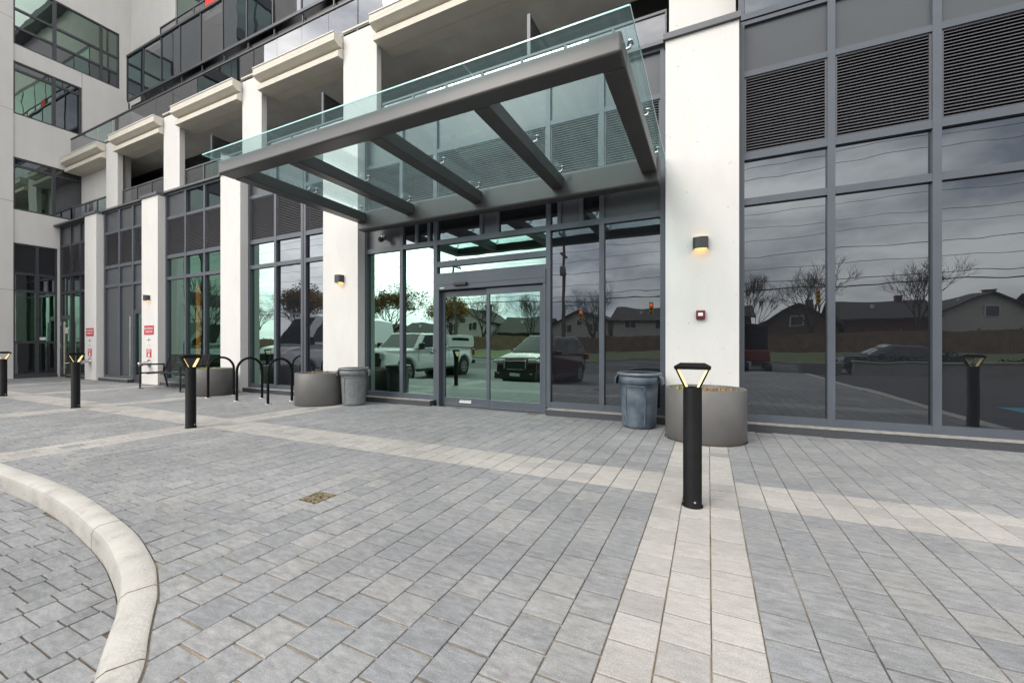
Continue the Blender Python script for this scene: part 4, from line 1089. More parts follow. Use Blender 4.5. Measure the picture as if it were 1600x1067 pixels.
# ------------------------------------------------------------------ waste bins
def waste_bin(c, rt, rb, h, body, rim, label, ang, slope=0.0):
    r = empty("waste_bin", (c[0], c[1], 0), label, "waste bin", "round plastic waste bins by the entrance")
    prof = [(0.0, 0.02), (rb-0.02, 0.0), (rb, 0.02), (rb+0.004, 0.05)]
    for k in range(1, 7): prof.append((rb+(rt-0.03-rb)*k/6*1.0, 0.05+(h*0.80-0.05)*k/6))
    prof += [(rt-0.012, h*0.81), (rt-0.008, h*0.95), (rt-0.03, h*0.95), (rb-0.01, 0.06), (0, 0.06)]
    MB().lathe((c[0], c[1], 0), prof, 48).build("body", M[body], r)
    MB().lathe((c[0], c[1], 0), [(rt-0.03, h*0.95), (rt+0.008, h*0.948), (rt+0.014, h*0.965), (rt+0.010, h*0.995), (rt-0.006, h), (rt-0.03, h*0.99)], 48).build("rim", M[rim], r)
    # two moulded side handles and vertical channel ribs
    for s in (0, math.pi):
        a = ang+s; d = Vector((math.cos(a), math.sin(a), 0)); t = Vector((-d.y, d.x, 0)); C = Vector((c[0], c[1], 0))
        mb = MB(); p = C+d*(rt-0.02)
        vs = []
        for dz, o, w in ((h*0.955, 0.02, 0.085), (h*0.90, 0.055, 0.085), (h*0.80, 0.065, 0.075), (h*0.78, 0.045, 0.065)):
            for sgn in (-1, 1): vs.append(p+d*o+t*(w*sgn)+Vector((0, 0, dz)))
        for dz, o, w in ((h*0.955, -0.005, 0.085), (h*0.90, 0.03, 0.08), (h*0.81, 0.045, 0.07), (h*0.78, 0.03, 0.06)):
            for sgn in (-1, 1): vs.append(p+d*o+t*(w*sgn)+Vector((0, 0, dz)))
        fs = []
        for k in range(3): fs += [(2*k, 2*k+1, 2*k+3, 2*k+2), (8+2*k, 8+2*k+2, 8+2*k+3, 8+2*k+1), (2*k, 2*k+2, 8+2*k+2, 8+2*k), (2*k+1, 8+2*k+1, 8+2*k+3, 2*k+3)]
        fs += [(0, 8, 9, 1), (6, 7, 15, 14)]
        mb.add(vs, fs); mb.build("handle", M[body], r)
    for a0 in (ang+math.pi/2, ang-math.pi/2):
        mb = MB()
        for da in (-0.55, 0.55):
            pts = []
            for k in range(8):
                tt = k/7; rr = rb+(rt-0.03-rb)*tt+0.004; aa = a0+da*(1.0 if tt < 0.85 else 0.92)
                pts.append((c[0]+rr*math.cos(aa), c[1]+rr*math.sin(aa), 0.05+(h*0.74-0.05)*tt))
            mb.tube(pts, 0.009, 6)
        pts = []
        for k in range(9):
            aa = a0-0.5+k*0.125; rr = rt-0.033; pts.append((c[0]+rr*math.cos(aa), c[1]+rr*math.sin(aa), h*0.75+0.012*math.sin(math.pi*k/8)))
        mb.tube(pts, 0.009, 6)
        mb.build("rib", M[body], r)
waste_bin((-0.86, 5.83), 0.280, 0.222, 0.745, 'bin_blue', 'bin_rim', "scuffed blue grey plastic waste bin, right beside the entrance glass", R(-4))
waste_bin((-6.04, 5.70), 0.262, 0.205, 0.70, 'bin_grey', 'bin_grey', "clean grey plastic waste bin standing next to a round planter", R(-150))

# ------------------------------------------------------------------ bench
bn = empty("park_bench", (-12.4, 5.75, 0), "black metal bench with armrests standing between two white columns", "bench")
xl, xr = -13.36, -11.46
mb = MB()
for i in range(15):
    y = 5.47+i*0.034; z = 0.415-0.012*math.sin(math.pi*i/14)-0.0009*i
    mb.box(xl+0.03, xr-0.03, y, y+0.026, z, z+0.012)
for x in (xl+0.3, xr-0.3, (xl+xr)/2): mb.box(x-0.02, x+0.02, 5.47, 5.98, 0.385, 0.402)
mb.build("seat", M['bench'], bn, bevel=0.004)
mb = MB()
for i in range(13):
    t_ = i/12; z = 0.47+0.40*t_; y = 5.985+0.13*t_+0.02*math.sin(t_*3)
    mb.obox(((xl+xr)/2, y, z), (1, 0, 0), (0, 1, 0.2), (0, -0.28, 1), (xr-xl)/2-0.03, 0.006, 0.013)
for x in (xl+0.3, xr-0.3, (xl+xr)/2): mb.obox((x, 6.065, 0.67), (1, 0, 0), (0, 1, 0.2), (0, 0.31, 1), 0.02, 0.006, 0.21)
mb.build("backrest", M['bench'], bn)
for x in (xl, xr):
    mb = MB(); mb.tube([(x, 5.99, 0.62), (x, 5.50, 0.625), (x, 5.462, 0.60), (x, 5.455, 0.55), (x, 5.455, 0.02)], 0.020, 8)
    mb.obox((x, 5.72, 0.405), (1, 0, 0), (0, 1, 0), (0, 0, 1), 0.018, 0.27, 0.02)
    mb.box(x-0.025, x+0.09, 5.43, 5.50, 0.001, 0.012); mb.build("armrest", M['bench'], bn)
    mb = MB(); mb.tube([(x, 5.98, 0.62), (x, 5.965, 0.42), (x, 6.03, 0.15), (x, 6.06, 0.02)], 0.020, 8); mb.tube([(x, 5.98, 0.42), (x, 6.115, 0.88)], 0.018, 8)
    mb.box(x-0.025, x+0.09, 6.02, 6.09, 0.001, 0.012); mb.build("leg", M['bench'], bn)

# ------------------------------------------------------------------ vehicles behind the photographer (they show in the glass)
def car(name, label, cat, loc, rot, paint, L, W, side, cab_b, cab_t, wb, wt, belt, wheels, wr, extra):
    """side: outline (x forward, z) of the lower body; cab_b / cab_t: rear-x, front-x of the greenhouse at belt and roof"""
    r = empty(name, (0, 0, 0), label, cat)
    mb = MB(); mb.prism(side, 'y', -W/2, W/2)
    ztop_ = max(p[1] for p in side)
    mb.v = [(x, y*(1-0.07*max(0.0, (z-0.62)/(ztop_-0.62))**1.5-0.16*max(0.0, (abs(x)-L/2+0.55)/0.6)**1.6), z) for x, y, z in mb.v]
    body = mb.build("body", M[paint], r, bevel=0.10, seg=4)
    (b0, b1), (t0, t1, zt) = cab_b, cab_t
    P = {}
    for s in (-1, 1):
        P[s] = [Vector((b0, s*wb, belt)), Vector((b1, s*wb, belt)), Vector((t1, s*wt, zt)), Vector((t0, s*wt, zt))]
    mb = MB(); mb.add([*P[-1], *P[1]], [(0,1,2,3), (7,6,5,4), (1,5,6,2), (0,3,7,4), (3,2,6,7)]); mb.build("cabin", M[paint], r, bevel=0.09, seg=4)
    def win(nm, a, b, c, d, u0, u1, v0, v1):
        f = lambda u, v: (a*(1-u)+b*u)*(1-v)+(d*(1-u)+c*u)*v
        nrm = (b-a).cross(d-a).normalized(); cen = (a+b+c+d)/4
        if nrm.dot(cen-Vector(((b0+b1)/2, 0, belt))) < 0: nrm = -nrm
        mb = MB(); mb.quad(*[f(u, v)+nrm*0.008 for u, v in ((u0, v0), (u1, v0), (u1, v1), (u0, v1))]); return mb.build(nm, M['car_glass'], r, recalc=False)
    win("windscreen", P[-1][1], P[1][1], P[1][2], P[-1][2], 0.06, 0.94, 0.06, 0.92)
    if extra.get('rear_glass', True): win("rear_window", P[-1][0], P[1][0], P[1][3], P[-1][3], 0.08, 0.92, 0.15, 0.9)
    for s in (-1, 1):
        for u0, u1 in extra['side']: win("side_window", *P[s], u0, u1, 0.10, 0.86)
    for x in wheels:
        for s in (-1, 1):
            mb = MB(); y0 = s*(W/2-0.22); y1 = s*(W/2+0.005)
            mb.tube([(x, y0, wr), (x, y0+s*0.02, wr), (x, y1-s*0.02, wr), (x, y1, wr)], [wr*0.9, wr, wr, wr*0.92], 28); w_ = mb.build("wheel", M['rubber'], r)
            mb = MB(); mb.tube([(x, y1-s*0.02, wr), (x, y1+s*0.006, wr)], [wr*0.66, wr*0.62], 24)
            o = mb.build("rim", M['rim'], w_)
            mb = MB()
            for q in range(5):
                a = q*1.2566+0.3; mb.obox((x+math.cos(a)*wr*0.38, y1+s*0.004, wr+math.sin(a)*wr*0.38), (math.cos(a+0.3), 0, math.sin(a+0.3)), (0, 1, 0), (-math.sin(a), 0, math.cos(a)), wr*0.15, 0.006, wr*0.09)
            mb.build("wheel_vent", M['plastic'], w_)
            # dark arch lining
        mb = MB(); mb.cyl((x, -W/2+0.02, wr*1.02), (x, W/2-0.02, wr*1.02), wr*1.12, 24); mb.build("wheel_arch", M['plastic'], r)
    for nm, m, boxes in extra['boxes']:
        for bx_ in boxes:
            mb = MB(); mb.box(*bx_); mb.build(nm, M[m], r, bevel=0.02)
    for s in (-1, 1):
        mb = MB(); mx_ = extra['mirror']; mb.box(mx_[0]-0.06, mx_[0]+0.06, min(s*(W/2-0.05), s*(W/2+0.18)), max(s*(W/2-0.05), s*(W/2+0.18)), mx_[1], mx_[1]+extra.get('mh', 0.15)); mb.build("mirror", M[extra.get('mm', paint)], r, bevel=0.03)
    r.location = loc; r.rotation_euler = (0, 0, R(rot))
    return r
def arch(x, r_, z0, n=8, up=0.0):
    """points of a wheel opening cut in a lower outline running from rear to front"""
    return [(x - r_*math.cos(math.pi*k/n), z0 + (r_+up)*math.sin(math.pi*k/n)) for k in range(n+1)]
# pick-up with a canopy over the bed, nose towards the building
wr = 0.41
side = [(-3.0, 0.55), *arch(-1.95, 0.50, 0.42), *arch(1.95, 0.50, 0.42), (2.95, 0.42), (3.05, 0.62), (3.03, 1.12), (2.85, 1.24), (1.35, 1.30), (-2.98, 1.30)]
pk = car("pickup_truck", "white pickup truck with a white canopy over its bed, reflected in the entrance glass", "pickup truck", (-11.35, -1.7, -0.28), 90, 'car_white', 6.0, 2.0,
    side, (-0.75, 1.45), (-0.5, 0.75, 1.92), 0.95, 0.78, 1.29, (-1.95, 1.95), wr,
    dict(side=[(0.06, 0.42), (0.46, 0.86)], mirror=(1.15, 1.28), mm='plastic', mh=0.24, boxes=[
        ("grille", 'plastic', [(3.0, 3.07, -0.74, 0.74, 0.64, 1.12)]), ("front_bumper", 'plastic', [(2.98, 3.14, -0.95, 0.95, 0.44, 0.62)]),
        ("headlight", 'lens', [(2.95, 3.07, -0.94, -0.66, 0.92, 1.12), (2.95, 3.07, 0.66, 0.94, 0.92, 1.12)]),
        ("bed_canopy", 'car_white', [(-2.98, -0.74, -0.93, 0.93, 1.30, 1.84)]), ("canopy_window", 'car_glass', [(-2.5, -1.05, -0.945, -0.935, 1.58, 1.70), (-2.5, -1.05, 0.935, 0.945, 1.58, 1.70)]),
        ("rear_bumper", 'plastic', [(-3.14, -2.98, -0.95, 0.95, 0.5, 0.68)]), ("tail_light", 'tail', [(-3.02, -2.96, -0.99, -0.85, 0.9, 1.2), (-3.02, -2.96, 0.85, 0.99, 0.9, 1.2)]),
        ("door_seam", 'plastic', [(1.28, 1.295, -1.004, -0.99, 0.5, 1.28), (0.16, 0.175, -1.004, -0.99, 0.5, 1.28), (-0.74, -0.725, -1.004, -0.99, 0.5, 1.28)]), ("sill_trim", 'plastic', [(-1.4, 1.4, -1.02, -0.96, 0.40, 0.50)]), ("door_handle", 'plastic', [(0.30, 0.48, -1.012, -0.99, 1.10, 1.14), (0.30, 0.48, 0.99, 1.012, 1.10, 1.14)])]))
# dark red small off-roader
side = [(-2.2, 0.45), *arch(-1.36, 0.42, 0.33), *arch(1.36, 0.42, 0.33), (2.12, 0.30), (2.28, 0.48), (2.27, 0.84), (2.12, 0.97), (1.75, 1.05), (1.15, 1.13), (-2.20, 1.16), (-2.30, 0.75)]
sv = car("parked_suv", "dark red family car with chrome grille, reflected in the entrance door", "car", (-5.7, -2.3, -0.28), 97, 'car_red', 4.6, 1.84,
    side, (-2.20, 1.30), (-1.78, 0.35, 1.74), 0.87, 0.68, 1.12, (-1.36, 1.36), 0.37,
    dict(side=[(0.09, 0.24), (0.28, 0.58), (0.62, 0.90)], mirror=(0.80, 1.10), mm='plastic', boxes=[
        ("grille", 'plastic', [(2.2, 2.300, -0.40, 0.40, 0.56, 0.86)]), ("front_bumper", 'plastic', [(2.14, 2.33, -0.84, 0.84, 0.24, 0.50)]),
        ("chrome_trim", 'steel', [(2.28, 2.315, -0.44, -0.39, 0.60, 0.88), (2.28, 2.315, 0.39, 0.44, 0.60, 0.88), (2.28, 2.315, -0.32, 0.32, 0.57, 0.605)]),
        ("headlight", 'lens', [(2.02, 2.275, -0.90, -0.50, 0.80, 0.91), (2.02, 2.275, 0.50, 0.90, 0.80, 0.91)]),
        ("fog_lamp", 'lens', [(2.25, 2.335, -0.74, -0.60, 0.42, 0.48), (2.25, 2.335, 0.60, 0.74, 0.42, 0.48)]),
        ("number_plate", 'car_silver', [(2.325, 2.34, -0.2, 0.2, 0.36, 0.47)]), ("roof_rail", 'steel', [(-1.6, 0.2, -0.64, -0.60, 1.74, 1.79), (-1.6, 0.2, 0.60, 0.64, 1.74, 1.79)]),
        ("wheel_trim", 'plastic', [(-1.0, 1.0, -0.93, -0.90, 0.28, 0.42), (-1.0, 1.0, 0.90, 0.93, 0.28, 0.42)]),
        ("tail_light", 'tail', [(-2.29, -2.1, -0.9, -0.6, 0.90, 1.10), (-2.29, -2.1, 0.6, 0.9, 0.90, 1.10)])]))
# tall panel van
side = [(-3.7, 0.45), *arch(-2.2, 0.45, 0.36), *arch(2.1, 0.45, 0.36), (3.3, 0.36), (3.45, 0.6), (3.40, 1.05), (3.0, 1.30), (2.3, 1.45), (-3.72, 1.45)]
vn = car("panel_van", "tall silver white panel van, reflected in the glass beside the bike hoops", "van", (-16.95, -1.9, -0.28), 90, 'car_silver', 7.2, 2.0,
    side, (-3.70, 2.45), (-3.62, 1.45, 2.78), 0.98, 0.84, 1.44, (-2.2, 2.1), 0.37,
    dict(side=[(0.80, 0.93)], rear_glass=False, mirror=(1.9, 1.45), mm='plastic', mh=0.34, boxes=[
        ("grille", 'plastic', [(3.38, 3.47, -0.55, 0.55, 0.75, 1.05)]), ("front_bumper", 'plastic', [(3.35, 3.52, -0.96, 0.96, 0.34, 0.62)]),
        ("headlight", 'lens', [(3.2, 3.46, -0.97, -0.62, 0.86, 1.10), (3.2, 3.46, 0.62, 0.97, 0.86, 1.10)]),
        ("tail_light", 'tail', [(-3.76, -3.68, -1.0, -0.86, 0.8, 1.5), (-3.76, -3.68, 0.86, 1.0, 0.8, 1.5)])]))
# saloon on the street, side on
side = [(-2.3, 0.42), *arch(-1.38, 0.38, 0.31), *arch(1.38, 0.38, 0.31), (2.25, 0.30), (2.38, 0.48), (2.33, 0.72), (2.0, 0.82), (1.0, 0.95), (-1.6, 0.98), (-2.3, 0.92), (-2.4, 0.62)]
sl = car("saloon_car", "dark blue saloon passing behind the low wall, reflected in the right glass", "car", (8.3, -14.2, -0.30), 180, 'car_dark', 4.7, 1.8,
    side, (-1.75, 1.25), (-0.95, 0.35, 1.44), 0.84, 0.62, 0.95, (-1.38, 1.38), 0.33,
    dict(side=[(0.14, 0.48), (0.52, 0.86)], mirror=(0.8, 0.94), boxes=[
        ("headlight", 'lens', [(2.2, 2.37, -0.86, -0.5, 0.60, 0.74), (2.2, 2.37, 0.5, 0.86, 0.60, 0.74)]), ("tail_light", 'tail', [(-2.4, -2.25, -0.86, -0.4, 0.7, 0.86), (-2.4, -2.25, 0.4, 0.86, 0.7, 0.86)]),
        ("grille", 'plastic', [(2.3, 2.40, -0.5, 0.5, 0.36, 0.62)])]))
# small red machine with a glazed cab, stone trough, low wall
dg = empty("mini_excavator", (2.3, -13.5, -0.3), "small red digger with a black glazed cab, reflected beside the column", "digger")
cx_, cy_ = 2.3, -13.5
mb = MB()
for s in (-1, 1):
    mb.prism([(-0.95, 0.05), (0.95, 0.05), (1.12, 0.22), (0.95, 0.42), (-0.95, 0.42), (-1.12, 0.22)], 'x', s*0.5-0.15, s*0.5+0.15)
mb.v = [(x+cx_, y+cy_, z-0.3) for x, y, z in mb.v]; mb.build("track", M['rubber'], dg, bevel=0.03)
mb = MB(); mb.box(cx_-0.62, cx_+0.62, cy_-1.0, cy_+1.0, 0.2, 0.85); mb.build("engine_hood", M['digger_red'], dg, bevel=0.08)
mb = MB()
for x in (-0.58, 0.51):
    for y in (-0.85, 0.6): mb.box(cx_+x, cx_+x+0.07, cy_+y, cy_+y+0.07, 0.85, 2.2)
mb.box(cx_-0.61, cx_+0.61, cy_-0.9, cy_+0.7, 2.2, 2.32); mb.build("cab", M['plastic'], dg, bevel=0.02)
mb = MB(); mb.box(cx_-0.50, cx_+0.50, cy_-0.84, cy_+0.64, 0.87, 2.18); mb.build("cab_glass", M['car_glass'], dg)
mb = MB(); mb.tube([(cx_+0.3, cy_-1.0, 0.6), (cx_+0.4, cy_-1.9, 1.7), (cx_+0.4, cy_-2.7, 1.2), (cx_+0.4, cy_-2.9, 0.4)], 0.09, 8); mb.build("boom", M['plastic'], dg)
mb = MB(); mb.prism([(-2.7, -0.2), (-3.3, -0.25), (-3.2, 0.3), (-2.8, 0.5)], 'x', cx_+0.1, cx_+0.7); mb.v = [(x, y+cy_, z) for x, y, z in mb.v]; mb.build("bucket", M['plastic'], dg)
tr = empty("stone_trough", (4.6, -10.6, -0.3), "pale stone trough with a few plants, reflected next to the red digger", "planter")
mb = MB(); mb.add([(4.0,-11.0,-0.3),(5.2,-11.0,-0.3),(5.2,-10.3,-0.3),(4.0,-10.3,-0.3),(3.8,-11.15,0.35),(5.4,-11.15,0.35),(5.4,-10.15,0.35),(3.8,-10.15,0.35),(3.95,-11.0,0.35),(5.25,-11.0,0.35),(5.25,-10.3,0.35),(3.95,-10.3,0.35),(3.95,-11.0,0.2),(5.25,-11.0,0.2),(5.25,-10.3,0.2),(3.95,-10.3,0.2)],
    [(0,1,5,4),(1,2,6,5),(2,3,7,6),(3,0,4,7),(4,5,9,8),(5,6,10,9),(6,7,11,10),(7,4,8,11),(8,9,13,12),(9,10,14,13),(10,11,15,14),(11,8,12,15),(12,13,14,15)]); mb.build("trough", M['concrete'], tr)
lw = MB(); lw.box(5.7, 40, -10.4, -10.1, -0.35, 0.36); lw.box(5.65, 40, -10.45, -10.05, 0.36, 0.42); tag(lw.build("low_wall", M['concrete'], None, bevel=0.01), "low concrete wall beside the street, reflected in the right glass", "wall")

def shrub(x, y, z, r_, label, seed):
    rnd = random.Random(seed); mb = MB()
    for _ in range(700):
        d = Vector((rnd.gauss(0, 1), rnd.gauss(0, 1), rnd.gauss(0, 1))).normalized()*r_*rnd.uniform(0.45, 1.0)*(1+0.18*math.sin(rnd.random()*9))
        q = Vector((x, y, z+r_*0.75))+Vector((d.x*1.25, d.y, d.z*0.75)); s_ = rnd.uniform(0.03, 0.07)
        a = Vector((rnd.uniform(-1, 1), rnd.uniform(-1, 1), rnd.uniform(-1, 1))).normalized()*s_; b = a.orthogonal().normalized()*s_*0.7
        mb.add([q-a, q+b, q+a, q-b], [(0, 1, 2, 3)])
    return tag(mb.build("shrub", M['leaf_dark'], None, recalc=False), label, "shrub", "dark shrubs along the low wall")
for i, (x, lab) in enumerate([(6.3, "dark round shrub at the near end of the low wall"), (7.6, "dark round shrub second along the low wall"), (9.3, "dark round shrub in front of the saloon's nose"),
                              (11.2, "dark round shrub behind the saloon's tail"), (13.6, "dark round shrub farther along the low wall"), (16.4, "dark round shrub at the far end of the low wall")]):
    shrub(x, -11.2, -0.10, 0.42+0.08*(i % 3), lab, 90+i)

# ------------------------------------------------------------------ far side of the street
fn = empty("board_fence", (0, -34.2, -0.15), "long brown board fence behind the verge across the street", "fence")
mb = MB(); x = -90.0
while x < 90:
    w = 0.14; h = 2.25+random.uniform(-0.03, 0.03); mb.box(x, x+w-0.012, -34.2, -34.17, -0.12, h); x += w
mb.box(-90, 90, -34.235, -34.205, 0.8, 0.9); mb.box(-90, 90, -34.235, -34.205, 1.8, 1.9)
o = mb.build("boards", M['fence'], fn)
mb = MB()
for i in range(73): mb.box(-90+i*2.5-0.06, -90+i*2.5+0.06, -34.36, -34.24, -0.15, 2.4)
mb.build("posts", M['fence'], fn)
def house(x, y, w, d, h, rh, wall, label, gable='x'):
    z = -0.15
    r = empty("house", (x, y, z), label, "house", "houses across the street")
    mb = MB(); mb.box(x-w/2, x+w/2, y-d/2, y+d/2, z, z+h)
    if gable == 'x': mb.prism([(y-d/2, z+h), (y+d/2, z+h), (y, z+h+rh)], 'x', x-w/2+0.01, x+w/2-0.01)
    else: mb.prism([(x-w/2, z+h), (x+w/2, z+h), (x, z+h+rh)], 'y', y-d/2+0.01, y+d/2-0.01)
    mb.build("wall", M[wall], r)
    mb = MB(); e = 0.45; t = 0.18
    if gable == 'x':
        k = rh/(d/2)
        for s in (-1, 1): mb.prism([(y, z+h+rh+t), (y+s*(d/2+e), z+h-e*k+t), (y+s*(d/2+e), z+h-e*k+0.02), (y, z+h+rh+0.02)], 'x', x-w/2-e, x+w/2+e)
    else:
        k = rh/(w/2)
        for s in (-1, 1): mb.prism([(x, z+h+rh+t), (x+s*(w/2+e), z+h-e*k+t), (x+s*(w/2+e), z+h-e*k+0.02), (x, z+h+rh+0.02)], 'y', y-d/2-e, y+d/2+e)
    rf = mb.build("roof", M['roof'], r)
    if gable == 'y':
        mb = MB(); mb.box(x-0.55, x+0.55, y+d/2-0.02, y+d/2+0.06, z+h-0.1, z+h+0.85); f = mb.build("window", M['house_trim'], r)
        mb = MB(); mb.box(x-0.47, x+0.47, y+d/2+0.05, y+d/2+0.068, z+h-0.02, z+h+0.77); mb.build("pane", M['house_glass'], f)
    mb = MB(); mb.box(x-w*0.12-0.15, x-w*0.12+0.15, y+d*0.2-0.15, y+d*0.2+0.15, z+h+rh*0.4, z+h+rh*0.75+0.25); mb.build("roof_vent", M['house_trim'], rf)
    mb = MB(); cx = x+w*0.25; mb.box(cx-0.35, cx+0.35, y-0.3, y+0.3, z+h+rh*0.4, z+h+rh+0.7); mb.box(cx-0.4, cx+0.4, y-0.35, y+0.35, z+h+rh+0.7, z+h+rh+0.82); mb.build("chimney", M['brick'], rf)
    n = max(2, int(w/3.0))
    for fl in range(2 if h > 4.4 else 1):
        for i in range(n):
            wx = x-w/2+(i+0.5)*w/n; wz = z+0.9+fl*2.6
            mb = MB(); mb.box(wx-0.75, wx+0.75, y+d/2, y+d/2+0.06, wz, wz+1.3); f = mb.build("window", M['house_trim'], r)
            mb = MB(); mb.box(wx-0.66, wx-0.04, y+d/2+0.05, y+d/2+0.068, wz+0.09, wz+1.21); mb.box(wx+0.04, wx+0.66, y+d/2+0.05, y+d/2+0.068, wz+0.09, wz+1.21); mb.build("pane", M['house_glass'], f)
hs = [(-57, 'brick', 9, 3.0, 2.3, 'x', "red brick bungalow at the far left end of the street"),
      (-46, 'brick_brown', 9, 3.1, 2.2, 'x', "brown brick house behind the autumn trees, far left of the street"),
      (-35.5, 'siding', 8, 4.9, 2.2, 'y', "pale sided house with its gable to the street"),
      (-26, 'brick_brown', 8.5, 3.2, 2.6, 'x', "low brown brick bungalow behind the fence"),
      (-16.5, 'siding', 8, 4.6, 2.0, 'y', "pale gabled house beside the wooden pole with the transformer"),
      (-7.5, 'siding', 8, 4.6, 1.9, 'x', "pale two storey house with a dark roof and chimney"),
      (1.0, 'brick', 7, 4.6, 1.5, 'x', "red brick house with a low roof opposite the column"),
      (8.6, 'brick_brown', 7, 3.6, 2.0, 'y', "small brown gabled house behind the round bare tree"),
      (16.4, 'brick', 7.5, 4.0, 1.9, 'x', "low red brick house right of the round bare tree"),
      (25, 'siding', 7.5, 4.2, 2.0, 'y', "pale house whose gable end shows behind the open bare tree"),
      (33, 'brick', 7.5, 4.2, 2.1, 'x', "red brick house with a chimney near the right end of the street"),
      (42, 'brick_brown', 9, 4.4, 2.4, 'y', "brown brick gabled house at the right of the street"),
      (53, 'brick', 10, 4.8, 2.2, 'x', "red brick house farthest right along the street")]
rnd_h = random.Random(4)
for x, wall, w, h, rh, g, lab in hs: house(x, -47+rnd_h.uniform(-2.5, 2.5), w, 9.0, h, rh, wall, lab, g)

def limb_mesh(seed, H, spread, trunk_r, depth=6):
    rnd = random.Random(seed); mb = MB(); tips = []
    def grow(p, d, L, r, lev):
        n = 3 if lev < 2 else 2; pts = [p]; rs = [r]; q = p.copy(); dd = d.copy()
        for i in range(n):
            dd = (dd+Vector((rnd.uniform(-1, 1), rnd.uniform(-1, 1), rnd.uniform(-0.3, 0.9)))*0.13).normalized()
            q = q+dd*(L/n); pts.append(q.copy()); rs.append(r*(1-0.42*(i+1)/n))
        mb.tube(pts, rs, 6 if lev < 2 else (4 if lev < 4 else 3), False)
        if lev >= depth: tips.append(q.copy()); return
        k = (rnd.randint(4, 6) if lev == 0 else 3) if lev < depth-1 else rnd.randint(3, 5)
        for i in range(k):
            a = 6.283*(i+rnd.random()*0.7)/k; el = spread*rnd.uniform(0.5, 1.15)
            u = dd.orthogonal().normalized(); w = dd.cross(u)
            nd = (dd*math.cos(el)+(u*math.cos(a)+w*math.sin(a))*math.sin(el)+Vector((0, 0, 0.16))).normalized()
            t = rnd.uniform(0.5, 1.0); s = pts[0]+(pts[-1]-pts[0])*t if lev else pts[n-1]+(pts[n]-pts[n-1])*rnd.random()
            grow(s, nd, L*rnd.uniform(0.62, 0.84), max(r*0.50, 0.0095), lev+1)
    grow(Vector((0, 0, 0)), Vector((0, 0, 1)), H*0.30, trunk_r, 0)
    return mb, tips
def tree(name, label, seed, x, y, H, spread, tr_, leaves=0, leafmat='leaf', group="trees across the street", depth=6):
    r = empty(name, (0, 0, 0), label, "tree", group)
    mb, tips = limb_mesh(seed, H, spread, tr_, depth)
    mb.build("trunk", M['bark'], r, recalc=False)
    if leaves:
        rnd = random.Random(seed+5); lm = MB()
        for p in tips:
            for _ in range(leaves):
                q = p+Vector((rnd.gauss(0, 0.35), rnd.gauss(0, 0.35), rnd.gauss(0, 0.3))); s = rnd.uniform(0.06, 0.14)
                a = Vector((rnd.uniform(-1, 1), rnd.uniform(-1, 1), rnd.uniform(-1, 1))).normalized()*s; b = a.orthogonal().normalized()*s*0.8
                lm.add([q-a, q+b, q+a, q-b], [(0,1,2,3)])
        lm.build("crown", M[leafmat], r, recalc=False)
    r.location = (x, y, -0.2)
    return r
t1 = tree("bare_tree", "large round bare tree before the low red brick house", 11, 9.2, -36.5, 10.4, 0.60, 0.22)
t2 = tree("bare_tree", "open bare tree with rising limbs behind the board fence, right of the round one", 23, 17.2, -37.5, 11.0, 0.52, 0.19)
t3 = tree("bare_tree", "slim bare tree left of the round one", 37, 3.3, -33, 8.5, 0.40, 0.11)
at = tree("autumn_tree", "brown leaved tree above the panel van", 51, -39, -30.5, 10.5, 0.6, 0.2, 10, depth=5)
def again(src, label, x, y, s, rz):
    c = copy_tree(src); c["label"] = label; c.location = (x, y, -0.2); c.scale = (s, s, s); c.rotation_euler = (0, 0, rz); return c
again(t1, "bare tree in front of the pale two storey house", -12.5, -36.5, 0.92, 1.2)
again(t2, "bare tree beside the wooden pole in the door glass", -20.5, -35.8, 0.85, 2.2)
again(t1, "bare tree between the bungalow and the pale gable house", -28, -36.5, 0.9, 3.9)
again(t3, "slim bare tree near the far right house", 31, -33.5, 1.05, 0.8)
again(t2, "bare tree at the far right end of the fence", 44, -36.5, 0.9, 4.4)
again(at, "brown leaved tree beside the pale gable house", -31, -33, 0.82, 1.9)
again(at, "brown leaved tree over the far left bungalow", -47, -31, 1.0, 3.0)
again(at, "tall brown leaved tree at the far left end", -56, -30, 1.15, 4.7)
again(at, "small brown leaved tree in front of the far left bungalow", -43, -27.5, 0.75, 5.6)
again(t2, "bare tree on the verge reflected above the bike hoops", -50, -24.8, 0.95, 0.7)
again(t1, "bare tree on the verge reflected behind the van", -62, -26, 0.9, 2.7)
st = tree("street_tree", "young thin bare street tree reflected in the lobby glass", 77, -19.6, 2.6, 5.2, 0.36, 0.045, depth=4)
st.location.z = -0.12

# utility poles, wires, traffic lights
def utility_pole(x, y, h, label, gear):
    r = empty("utility_pole", (x, y, -0.3), label, "utility pole", "wooden utility poles along the street")
    mb = MB(); mb.tube([(x, y, -0.3), (x, y, h)], [0.16, 0.11], 12); mb.build("pole", M['pole'], r)
    mb = MB(); mb.box(x-0.06, x+0.06, y-1.2, y+1.2, h-0.7, h-0.56); mb.box(x-0.06, x+0.06, y-0.8, y+0.8, h-2.2, h-2.08); mb.build("crossarm", M['pole'], r)
    mb = MB()
    for dy in (-1.1, -0.4, 0.4, 1.1): mb.cyl((x, y+dy, h-0.56), (x, y+dy, h-0.35), 0.045, 8)
    mb.build("insulator", M['plastic'], r)
    if gear:
        mb = MB(); mb.lathe((x+0.05, y+0.42, h-3.9), [(0, 0), (0.24, 0.02), (0.26, 0.1), (0.26, 0.75), (0.2, 0.85), (0, 0.87)], 16); mb.build("transformer", M['bin_grey'], r)
utility_pole(-22.5, -21.2, 9.6, "wooden pole with crossarms seen through the door glass", False)
utility_pole(-10.6, -19.5, 10.8, "wooden pole carrying a round transformer", True)
utility_pole(1.75, -21.8, 11.3, "wooden pole next to the column's edge, with a transformer", True)
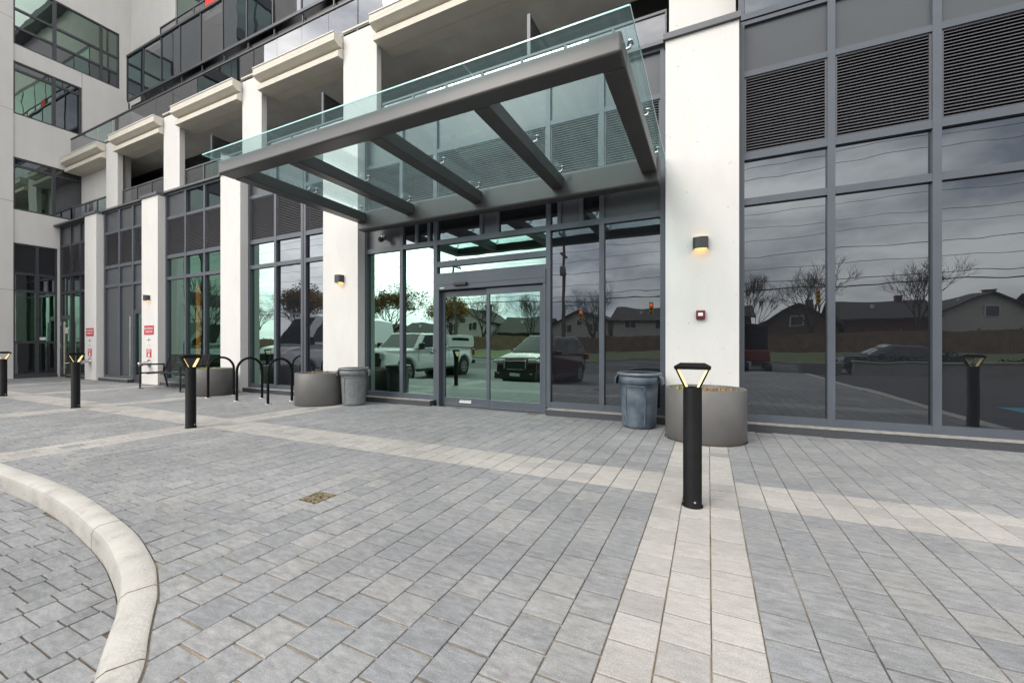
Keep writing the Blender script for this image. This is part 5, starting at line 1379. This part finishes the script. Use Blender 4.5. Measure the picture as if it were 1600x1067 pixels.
utility_pole(48, -21.8, 11.3, "wooden pole far down the street", False)
def wire(y, z, r_, sag, amp):
    pts = []
    for i in range(-70, 61, 2):
        u = ((i+70) % 26)/26
        pts.append((i*1.3, y+0.05*math.sin(i*0.21+amp), z-sag*4*u*(1-u)))
    tag(MB().tube(pts, r_, 5, False).build("overhead_wire", M['wire'], None), "thin black overhead wire strung along the street", "wire", "overhead wires along the street")
for y, z, r_, sg in ((-21.8, 5.2, 0.04, 0.15), (-21.6, 5.65, 0.022, 0.12), (-21.7, 6.7, 0.016, 0.2), (-21.8, 7.7, 0.018, 0.2), (-22.3, 8.9, 0.013, 0.25), (-21.2, 9.5, 0.014, 0.25),
                     (-22.6, 11.0, 0.013, 0.3), (-21.0, 11.4, 0.013, 0.3), (-17.5, 11.9, 0.013, 0.25), (-17.0, 12.4, 0.013, 0.25)): wire(y, z, r_, sg, z)
def traffic_light(x, y, z, px, label, lit):
    r = empty("traffic_light", (px, y, -0.3), label, "traffic light", "yellow traffic lights over the street")
    mb = MB(); mb.tube([(px, y, -0.3), (px, y, z+1.2)], [0.10, 0.07], 10); mb.tube([(px, y, z+0.9), (x, y, z+1.1)], [0.05, 0.035], 8); mb.build("mast", M['frame_dark'], r)
    mb = MB(); mb.box(x-0.19, x+0.19, y-0.12, y+0.12, z-0.55, z+0.6); mb.build("housing", M['signal'], r, bevel=0.03)
    mb = MB(); mb.disc((x, y+0.125, z+0.38), 0.13, (0, 1, 0), 16); mb.build("red_lamp", M['signal_red'] if lit else M['tail'], r)
    mb = MB(); mb.disc((x, y+0.125, z+0.02), 0.12, (0, 1, 0), 16); mb.disc((x, y+0.125, z-0.34), 0.12, (0, 1, 0), 16); mb.build("dark_lamp", M['plastic'], r)
traffic_light(-11.3, -27.2, 4.3, -13.2, "yellow traffic light showing red beside the dark red car's reflection", True)
traffic_light(-4.9, -27.4, 4.6, -3.0, "yellow traffic light showing red beside the white column", True)
traffic_light(7.75, -27.0, 4.9, 8.6, "unlit yellow traffic light in front of the round bare tree", False)
